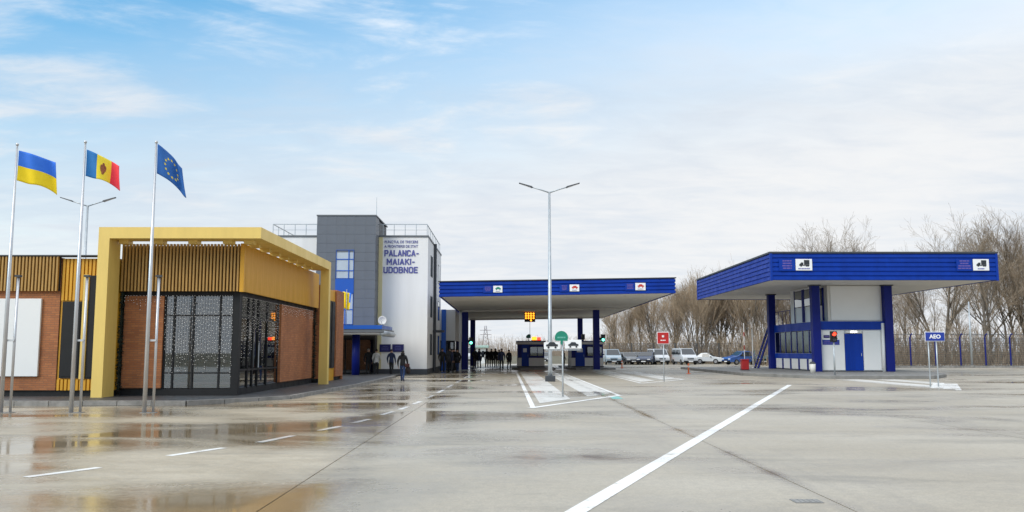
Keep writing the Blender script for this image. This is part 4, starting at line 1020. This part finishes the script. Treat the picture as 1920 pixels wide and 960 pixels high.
# ================================================================== vehicles
def car(lab, cat, name, paint, loc, rz, L=4.3, Wd=1.75, H=1.45, van=False, stripe=None):
    t = thing(name, lab, cat, loc, rz, 'vehicles parked beyond the plaza')
    hl = L / 2
    if van: prof = [(-hl, .35), (-hl, H * .92), (-hl + .12, H), (hl - 1.35, H), (hl - .62, H * .60), (hl - .08, H * .48), (hl, H * .36), (hl, .32)]
    else: prof = [(-hl, .35), (-hl, H * .60), (-hl + .35, H * .66), (-hl + .95, H * .97), (-hl + 1.5, H), (hl - 1.9, H * .98), (hl - 1.15, H * .66), (hl - .12, H * .54), (hl, H * .40), (hl, .3)]
    mb = MB(); k = len(prof)
    hz = H * .58
    for s in (-1, 1):
        for x, z in prof: mb.v.append((x, s * (Wd / 2 - max(0, (z - hz)) * .20), z))
    mb.face(range(k - 1, -1, -1)); mb.face(range(k, 2 * k))
    for i in range(k):
        j = (i + 1) % k; mb.face((i, j, k + j, k + i))
    b = mb.build('body', paint, t, bevel=.05, local=True)
    def lbox(n, m, x0, x1, y0, y1, z0, z1, par=t): return MB().box(x0, x1, y0, y1, z0, z1).build(n, m, par, local=True)
    # side glass, windscreen
    zg0, zg1 = H * .63, H * .93
    for s in (-1, 1):
        yo = lambda z: s * (Wd / 2 - max(0, z - hz) * .20 + .008)
        spans = [(-hl + .25, -hl + 1.5), (-hl + 1.6, -hl + 2.7), (-hl + 2.8, hl - 1.25)] if van else [(-hl + 1.05, -hl + 2.0), (-hl + 2.1, hl - 1.75)]
        for xa, xb in spans:
            if xb <= xa: continue
            g_ = MB(); g_.v += [(xa, yo(zg0), zg0), (xb + (.35 if xb == spans[-1][1] else 0), yo(zg0), zg0), (xb, yo(zg1), zg1), (xa + (.1 if not van else 0), yo(zg1), zg1)]
            g_.face((0, 1, 2, 3)); g_.build('side_window', M['carglass'], t, local=True)
        if stripe: lbox('stripe', stripe, -hl + .05, hl - .9, s * Wd / 2 - .006, s * Wd / 2 + .006, H * .38, H * .46)
        lbox('mirror', M['black'], hl - 1.5, hl - 1.35, s * (Wd / 2 + .12) - .08, s * (Wd / 2 + .12) + .08, H * .62, H * .70)
    (xa, za), (xb, zb_) = (prof[3], prof[4]) if van else (prof[5], prof[6])
    nx, nz = (zb_ - za), -(xb - xa); ln = math.hypot(nx, nz); nx, nz = -nx / ln * .015, -nz / ln * .015
    nx, nz = abs(nx), abs(nz)
    p = lambda f: (xa + (xb - xa) * f + nx, za + (zb_ - za) * f + nz)
    g_ = MB()
    for f_, sy_ in ((.08, 1), (.08, -1), (.95, -1), (.95, 1)):
        q = p(f_); w = (Wd / 2 - max(0, q[1] - hz) * .20 - .08) * sy_; g_.v.append((q[0], w, q[1]))
    g_.face((0, 1, 2, 3)); g_.build('windscreen', M['carglass'], t, local=True)
    lbox('rear_window', M['carglass'], -hl - .008, -hl + .004, -Wd / 2 + .22, Wd / 2 - .22, H * .62, H * .88) if van else None
    lbox('bumper', M['black'], hl - .03, hl + .06, -Wd / 2 + .05, Wd / 2 - .05, .28, .48); lbox('bumper', M['black'], -hl - .06, -hl + .03, -Wd / 2 + .05, Wd / 2 - .05, .28, .48)
    lbox('grille', M['black'], hl - .005, hl + .02, -.38, .38, H * .33, H * .40); lbox('number_plate', M['signwhite'], hl + .06, hl + .07, -.26, .26, .33, .44)
    for s in (-1, 1):
        lbox('headlight', M['signwhite'], hl - .12, hl + .015, s * (Wd / 2 - .26) - .17, s * (Wd / 2 - .26) + .17, H * .385, H * .455)
        lbox('tail_light', M['red'], -hl - .012, -hl + .05, s * (Wd / 2 - .14) - .1, s * (Wd / 2 - .14) + .1, H * .42, H * .58)
        for x in (-hl + .82, hl - .85):
            w = MB().tube([(x, s * (Wd / 2 - .16), .32), (x, s * (Wd / 2 + .02), .32)], .32, 14).build('wheel', M['rubber'], t, local=True)
            MB().tube([(x, s * (Wd / 2 + .005), .32), (x, s * (Wd / 2 + .035), .32)], .19, 10).build('rim', M['rim'], w, local=True)
    return t
Yc = 104.5
car('white van parked at an angle before the dark fence', 'van', 'parked_van', M['carwhite'], (21.0, Yc - .5, 0), R(-82), 4.4, 1.8, 1.9, True)
car('white van with an orange side stripe behind the red sign', 'van', 'parked_van', M['carwhite'], (18.3, Yc + 2, 0), R(-86), 4.6, 1.8, 1.85, True, M['orange'])
car('pale blue van at the right edge of the big canopy', 'van', 'parked_van', mat('pale_blue_car_paint', (.30, .38, .44), .3, coat=.5), (12.4, Yc, 0), R(-88), 4.6, 1.8, 1.8, True)
car('silver grey car just right of the big canopy columns', 'car', 'parked_car', M['cargrey'], (14.6, Yc + 1.2, 0), R(-80), 4.2, 1.75, 1.45)
car('dark grey car behind the gap between the silver grey car and the navy car', 'car', 'parked_car', M['cargrey'], (16.0, Yc + 3.8, 0), R(-85), 4.3, 1.75, 1.48)
car('navy car beside the van with the orange stripe', 'car', 'parked_car', M['carnavy'], (16.7, Yc + .2, 0), R(-110), 4.3, 1.75, 1.5)
car('low white car left of the blue car by the fence', 'car', 'parked_car', M['carwhite'], (25.0, Yc + 4, 0), R(-25), 3.6, 1.7, 1.38)
car('bright blue car parked before the dark fence', 'car', 'parked_car', M['carblue'], (27.4, Yc - 1.5, 0), R(200), 4.0, 1.75, 1.6)
car('dark teal car partly hidden by the blue stair', 'car', 'parked_car', M['tealglass'], (29.9, Yc - 1, 0), R(-95), 4.2, 1.78, 1.72)
car('grey car seen under the big canopy right of the first booth', 'car', 'parked_car', M['cargrey'], (4.6, 112, 0), R(-90), 4.3, 1.75, 1.48)
car('white van seen under the big canopy behind the crowd', 'van', 'parked_van', M['carwhite'], (-4.9, 122, 0), R(-80), 5.0, 1.95, 2.1, True)

# small kiosk beyond the canopy
t = thing('kiosk', 'small white kiosk with pale green roof beyond the canopy', 'kiosk', (-3.6, 112, 0))
bx('wall', M['white'], t, -4.3, -2.7, 112, 114, .0, 2.0); bx('roof', mat('pale_green_roof', (.35, .5, .45), .6), t, -4.7, -2.3, 111.5, 114.5, 2.0, 2.3, bevel=.05)
for k in range(3): bx('window', M['carglass'], t, -4.15 + k * .48, -3.8 + k * .48, 111.97, 111.998, .8, 1.6)
# lattice mast far away
t = thing('lattice_mast', 'faint lattice mast on the horizon seen under the canopy', 'mast', (-9.6, 400, 0))
for sx, sy_ in ((-1, -1), (1, -1), (1, 1), (-1, 1)): MB().tube([(-9.6 + sx * 1.9, 400 + sy_ * 1.9, 0), (-9.6 + sx * .3, 400 + sy_ * .3, 13)], .16, 4).build('leg', M['pylon'], t)
for k in range(7):
    z0, z1 = k * 1.7, (k + 1) * 1.7; w0, w1 = 1.9 - 1.6 * z0 / 13, 1.9 - 1.6 * z1 / 13
    MB().tube([(-9.6 - w0, 398, z0), (-9.6 + w1, 398, z1)], .09, 3).build('brace', M['pylon'], t); MB().tube([(-9.6 + w0, 398, z0), (-9.6 - w1, 398, z1)], .09, 3).build('brace', M['pylon'], t)
for z in (9, 11): MB().tube([(-12.2, 400, z), (-7.0, 400, z)], .12, 4).build('cross_arm', M['pylon'], t)

# ================================================================== people
def person(lab, x, y, rz, h=1.72, jacket=None, trousers=None, hairc=(.02, .015, .012), walk=0.0, coat=False, hood=False, arm=0.0, z=0.0, group='people by the buildings'):
    t = thing('person', lab, 'person', (x, y, z), rz, group)
    s = h / 1.72
    V = []; E_ = []; Rd = []
    def add(p, r, par=None):
        V.append((p[0] * s, p[1] * s, p[2] * s)); Rd.append((r, r) if isinstance(r, (int, float)) else r); i = len(V) - 1
        if par is not None: E_.append((par, i))
        return i
    bulk = 1.12
    pel = add((0, 0, .95), (.15, .115)); wa = add((0, .0, 1.10), (.15 * bulk, .115 * bulk), pel); ch = add((0, -.01, 1.28), (.17 * bulk, .12 * bulk), wa); uc = add((0, .0, 1.41), (.13 * bulk, .095), ch)
    nk = add((0, -.005, 1.50), .056, uc); hb = add((0, -.015, 1.56), (.066, .078), nk); hc = add((0, -.012, 1.63), (.078, .096), hb); ht = add((0, 0, 1.69), (.060, .075), hc)
    add((0, -.125, 1.60), .014, hb)                                         # nose
    for sx in (-1, 1):
        add((sx * .082, .01, 1.60), .013, hb)                               # ear
        st_ = walk * sx
        hp = add((sx * .09, 0, .89), (.098, .1), pel); kn = add((sx * .10, -.20 * st_ - .03, .50), (.066, .07), hp); an = add((sx * .10, -.38 * st_ + .02 + (.08 if st_ < 0 else 0), .10 + (.05 if st_ < 0 else 0)), .048, kn)
        add((sx * .115, -.38 * st_ - .13, .045), (.045, .032), an)
        sh = add((sx * .175, .0, 1.40), .075 * bulk, uc); el = add((sx * .25, .05 + .14 * st_ - .02 * arm, 1.13), .056 * bulk, sh)
        wr = add((sx * (.24 - .08 * arm), -.03 + .24 * st_ - .2 * arm, .90 + .16 * arm), .038, el); pa = add((sx * (.235 - .10 * arm), -.045 + .26 * st_ - .25 * arm, .835 + .19 * arm), (.024, .036), wr)
        bp = V[pa]; bp = (bp[0] / s, bp[1] / s, bp[2] / s)
        for f_, ln in ((-.026, .066), (-.009, .078), (.009, .074), (.026, .056)):
            k1 = add((bp[0] - sx * .004, bp[1] + f_, bp[2] - .045), .0095, pa); k2 = add((bp[0] - sx * .012, bp[1] + f_ - .004, bp[2] - .045 - ln * .5), .0088, k1); add((bp[0] - sx * .028, bp[1] + f_ - .006, bp[2] - .04 - ln), .008, k2)
        th = add((bp[0] - sx * .012, bp[1] - .045, bp[2] + .005), .0105, pa); add((bp[0] - sx * .02, bp[1] - .06, bp[2] - .04), .009, th)
    me = bpy.data.meshes.new('body'); me.from_pydata(V, E_, [])
    o = bpy.data.objects.new('body', me); C.objects.link(o)
    md = o.modifiers.new('skin', 'SKIN')
    for i, sv in enumerate(me.skin_vertices[0].data): sv.radius = (Rd[i][0] * s, Rd[i][1] * s); sv.use_root = (i == 0)
    md.branch_smoothing = .4; md.use_smooth_shade = True
    o.modifiers.new('sub', 'SUBSURF').levels = 1
    dg = bpy.context.evaluated_depsgraph_get(); m2 = bpy.data.meshes.new_from_object(o.evaluated_get(dg)); bpy.data.objects.remove(o)
    b = bpy.data.objects.new('body', m2); C.objects.link(b); b.parent = t
    m2.materials.clear()
    for q in (jacket, trousers, M['skin'], M['shoe']): m2.materials.append(q)
    hz = .865 if arm == 0 else .82
    for p_ in m2.polygons:
        cx, cy, cz = p_.center.x / s, p_.center.y / s, p_.center.z / s
        if cz > 1.50: k = 2
        elif cz > .86: k = 0 if not (abs(cx) > .1 and cy < -.17 and arm > 0 and cz < 1.1) else (2 if cy < -.24 else 0)
        elif abs(cx) > .185: k = 2
        elif cz < .085: k = 3
        else: k = 1
        if abs(cx) > .19 and cz > .89: k = 0 if cz < 1.5 else k
        p_.material_index = k; p_.use_smooth = True
    hm = mat('hair_%d' % int(hairc[0] * 1000), hairc, .7, var=.3)
    MB().sphere((0, .012 * s, 1.645 * s), .098 * s, 12, 8, (.9, 1.08, .98), -.25).build('hood' if hood else 'hair', jacket if hood else hm, t, True, local=True)
    if hood: MB().tube([(0, .03, 1.46 * s), (0, .025, 1.60 * s)], [.12 * s, .105 * s], 12).build('hood', jacket, t, True, local=True)
    else: MB().tube([(0, 0, 1.455 * s), (0, 0, 1.51 * s)], [.085 * s, .075 * s], 12).build('collar', jacket, t, True, local=True)
    if coat:
        mb = MB(); nn = 16
        for q, (rx, ry, zz) in enumerate(((.185, .15, 1.12), (.20, .16, .92), (.225, .18, .70))):
            for k in range(nn): a = 2 * math.pi * k / nn; mb.v.append((rx * s * math.cos(a), ry * s * math.sin(a), zz * s))
        for q in range(2):
            for k in range(nn): mb.face((q * nn + k, (q + 1) * nn + k, (q + 1) * nn + (k + 1) % nn, q * nn + (k + 1) % nn))
        c_ = mb.build('coat_skirt', jacket, t, True, local=True); c_.modifiers.new('s', 'SOLIDIFY').thickness = .02
    return t
def cloth(n, c): return mat('cloth_' + n, c, .85, var=.25, scale=6, bump=.3, bscale=25)
blk, chc, nvy, wht, jean, brn = cloth('black', (.012, .012, .014)), cloth('charcoal', (.05, .05, .055)), cloth('navy', (.018, .026, .065)), cloth('white', (.60, .59, .56)), cloth('denim', (.03, .06, .16)), cloth('brown', (.10, .06, .035))
person('person walking away in a black hooded jacket and blue jeans with bags', -5.41, 45.9, R(172), 1.62, blk, jean, walk=.45, hood=True)
t = tag(MB().sphere((-5.12, 45.85, .62), .2, 10, 6, (.7, 1.0, 1.1)).build('bag', cloth('bagdark', (.02, .012, .012)), None, True), 'dark rounded bag hanging in the right hand of the walking person', 'bag')
tag(bpy.data.objects[t.name], t['label'], 'bag'); MB().tube([(-5.12, 45.72, .78), (-5.14, 45.85, .92), (-5.12, 45.98, .78)], .012, 5).build('handle', M['shoe'], t)
t = MB().box(-5.26, -5.03, 45.64, 45.72, .76, .95).build('bag', cloth('bagred', (.06, .018, .016)), None, bevel=.03); tag(t, 'dull red shoulder bag at the hip of the walking person', 'bag')
person('person in a dark jacket walking towards the blue notice boards', -7.45, 57.0, R(165), 1.70, nvy, blk, walk=.3)
person('person in a white jacket standing by the white wall', -8.45, 57.2, R(200), 1.70, wht, blk, arm=.5)
person('person in black standing beside the porch column, left of the white jacket', -9.0, 57.4, R(20), 1.74, blk, blk, hairc=(.25, .23, .21))
grp = 'people crowding under the canopy'
for i, (x, y, rz, j, tr, cdd, lab) in enumerate([
    (-4.75, 65.0, 20, blk, blk, False, 'leftmost dark clad person beside the white building corner'),
    (-4.3, 66.6, 190, chc, blk, True, 'person in a charcoal coat second from the white building corner'),
    (-4.05, 65.2, 100, nvy, chc, False, 'person in navy turned sideways in the group by the blue corner post'),
    (-3.70, 66.2, -30, blk, jean, True, 'person in a black coat and jeans nearest the left front column'),
    (-4.15, 69.5, 170, blk, blk, False, 'person in black at the back of the group by the blue corner post'),
    (-2.75, 76.0, 40, blk, chc, False, 'person in black just right of the left front column'),
    (-2.45, 78.5, 200, nvy, blk, True, 'person in a navy coat behind the left front column'),
    (-1.85, 82.0, 10, blk, blk, False, 'leftmost person of the dark row in the middle of the lane'),
    (-1.45, 83.0, 180, chc, blk, True, 'second person of the dark row in the middle of the lane'),
    (-1.05, 82.2, -20, blk, chc, False, 'third person of the dark row in the middle of the lane'),
    (-.72, 84.0, 160, brn, blk, True, 'rear person in brown in the middle of the lane'),
    (-.40, 68.2, 175, nvy, blk, False, 'tall person in navy standing alone in the lane before the row'),
    (.20, 73.8, 30, blk, blk, True, 'person in a black coat standing close to the first booth'),
    (5.0, 77.5, 60, blk, blk, False, 'person in black at the left end of the second booth')]):
    person(lab, x, y, R(rz), random.uniform(1.66, 1.84), j, tr, coat=cdd, walk=.12 if i % 3 == 0 else 0.0, arm=.4 if i % 4 == 1 else 0.0, group=grp)

# ================================================================== bare winter trees
def gen_tree(seed, H, spread, dens, upright):
    rr = random.Random(seed); T, K = MB(), MB()
    def grow(p, d, L, r, lvl):
        nseg = 4 if lvl == 0 else (3 if lvl == 1 else 2)
        pts = [p]; rad = [r]; q = p.copy(); dd = d.copy()
        tip = r * (.35 if lvl < 2 else .45)
        for i in range(nseg):
            dd = (dd + Vector((rr.gauss(0, .10), rr.gauss(0, .10), rr.gauss(.05, .06) * upright))).normalized()
            q = q + dd * L / nseg; pts.append(q.copy()); rad.append(r + (tip - r) * (i + 1) / nseg)
        (T if lvl < 2 else K).tube(pts, [max(x, .0095) for x in rad], 6 if lvl == 0 else (5 if lvl == 1 else 3), cap=False)
        if lvl >= 4: return
        cnt = [dens[0], dens[1], dens[2], dens[3]][lvl]
        for c in range(cnt):
            f_ = (.22 + .76 * (c + rr.random()) / cnt) if lvl == 0 else (.2 + .8 * (c + rr.random()) / cnt)
            k = min(int(f_ * nseg), nseg - 1); a = pts[k].lerp(pts[k + 1], f_ * nseg - k)
            axis = (pts[k + 1] - pts[k]).normalized()
            perp = axis.orthogonal().normalized(); perp.rotate(Matrix.Rotation(rr.uniform(0, 6.283), 3, axis))
            ang = rr.uniform(.35, .75) * spread
            nd = (axis * math.cos(ang) + perp * math.sin(ang)).normalized()
            ll = L * (rr.uniform(.42, .68) if lvl == 0 else rr.uniform(.40, .65)) * (1.15 - .55 * f_ if lvl == 0 else 1.0)
            rr_ = (r + (tip - r) * f_) * (.55 if lvl < 2 else .6)
            grow(a, nd, ll, rr_, lvl + 1)
    grow(Vector((0, 0, -.2)), Vector((rr.gauss(0, .04), rr.gauss(0, .04), 1)).normalized(), H * .80, H * .0135, 0)
    return T, K
VAR = []
for sd_, H_, sp_2, dn_, up_ in ((1, 18, .85, (15, 7, 6, 3), 1.0), (2, 17, 1.0, (14, 8, 6, 3), .8), (3, 19, .7, (16, 7, 6, 3), 1.2), (4, 11, .6, (14, 7, 5, 3), 1.4), (5, 10, .75, (13, 7, 5, 3), 1.3)):
    T, K = gen_tree(sd_, H_, sp_2, dn_, up_)
    VAR.append((H_, T.mesh('trunk', M['bark'], smooth=True), K.mesh('crown', M['twig'] if sd_ < 4 else M['twig2'])))
def tree(v, x, y, h, lab, grp_):
    H_, tm, km = VAR[v]; s = h / H_ * (.86 if v < 3 else .84)
    t = thing('bare_tree', lab, 'tree', (x, y, -.08), random.uniform(0, 6.28), grp_)
    t.scale = (s * random.uniform(.9, 1.1), s * random.uniform(.9, 1.1), s)
    for nm, me in (('trunk', tm), ('crown', km)):
        o = bpy.data.objects.new(nm, me); C.objects.link(o); o.parent = t
rt = random.Random(5)
g1, g2, g3 = 'bare trees right of the truck canopy', 'bare trees behind the truck canopy', 'bare trees between the two canopies'
tree(0, 53.2, 97, 16.5, 'large spreading bare tree at the right end of the truck canopy', g1)
tree(2, 66.5, 112, 20, 'tallest bare tree at the right edge of the photo', g1)
tree(1, 59.5, 108, 19.0, 'tall bare tree left of the tallest one at the right edge', g1)
for i in range(15): tree(rt.choice((0, 1, 2)), rt.uniform(46, 80), rt.uniform(98, 135), rt.uniform(11, 18), 'bare tree in the grove right of the truck canopy, behind the blue fence', g1)
tree(1, 41.5, 116, 19.0, 'bare treetop showing above the left half of the truck canopy', g2)
tree(0, 46.6, 117, 19.2, 'bare treetop showing above the middle of the truck canopy', g2)
for i in range(10): tree(rt.choice((0, 1, 3)), rt.uniform(30, 47), rt.uniform(114, 135), rt.uniform(10, 14.5), 'bare tree in the grove behind the truck booth', g2)
tree(4, 15.6, 122, 8.4, 'small leaning bare tree at the left end of the grove beside the big canopy', g3)
tree(3, 25.2, 117, 10.5, 'thin forked bare tree before the grove behind the white van', g3)
for i in range(20):
    x = 16.5 + i * .98 + rt.uniform(-.4, .4); tree(rt.choice((3, 4, 3)), x, rt.uniform(121, 134), min(13.0, 8.4 + (x - 16) * .40) * rt.uniform(.92, 1.08), 'slender upright bare tree in the grove between the two canopies', g3)

def brush(name, lab, xr, yr, hr, n, m, seed, cat='thicket'):
    rb = random.Random(seed); mb = MB()
    for i in range(n):
        x, y, h = rb.uniform(*xr), rb.uniform(*yr), rb.uniform(*hr)
        p = Vector((x, y, -.1)); d = Vector((rb.gauss(0, .16), rb.gauss(0, .16), 1)).normalized(); q = p + d * h * .5; e = q + (d + Vector((rb.gauss(0, .2), rb.gauss(0, .2), .1))).normalized() * h * .5
        mb.tube([p, q, e], [.04, .028, .012], 3, cap=False)
        for k in range(5):
            a = p.lerp(q, rb.random()) if k < 2 else q.lerp(e, rb.random()); mb.tube([a, a + Vector((rb.gauss(0, .45), rb.gauss(0, .45), rb.uniform(.2, .9)))], [.018, .010], 3, cap=False)
    o = mb.build(name, m); o['kind'] = 'stuff'; o['label'] = lab; o['category'] = cat
    return o
brush('thicket', 'dense brown brush under the trees behind the blue fence', (28, 82), (92, 114), (2.0, 5.5), 2000, M['twig'], 11)
brush('thicket', 'dense warm brown brush behind the parked vehicles', (12, 46), (117, 132), (2.0, 4.6), 1300, M['twig2'], 12)
brush('distant_wood', 'far low brown wood on the horizon seen under the canopy', (-60, 40), (290, 330), (2.0, 7.5), 2600, M['farw'], 13, 'wood')
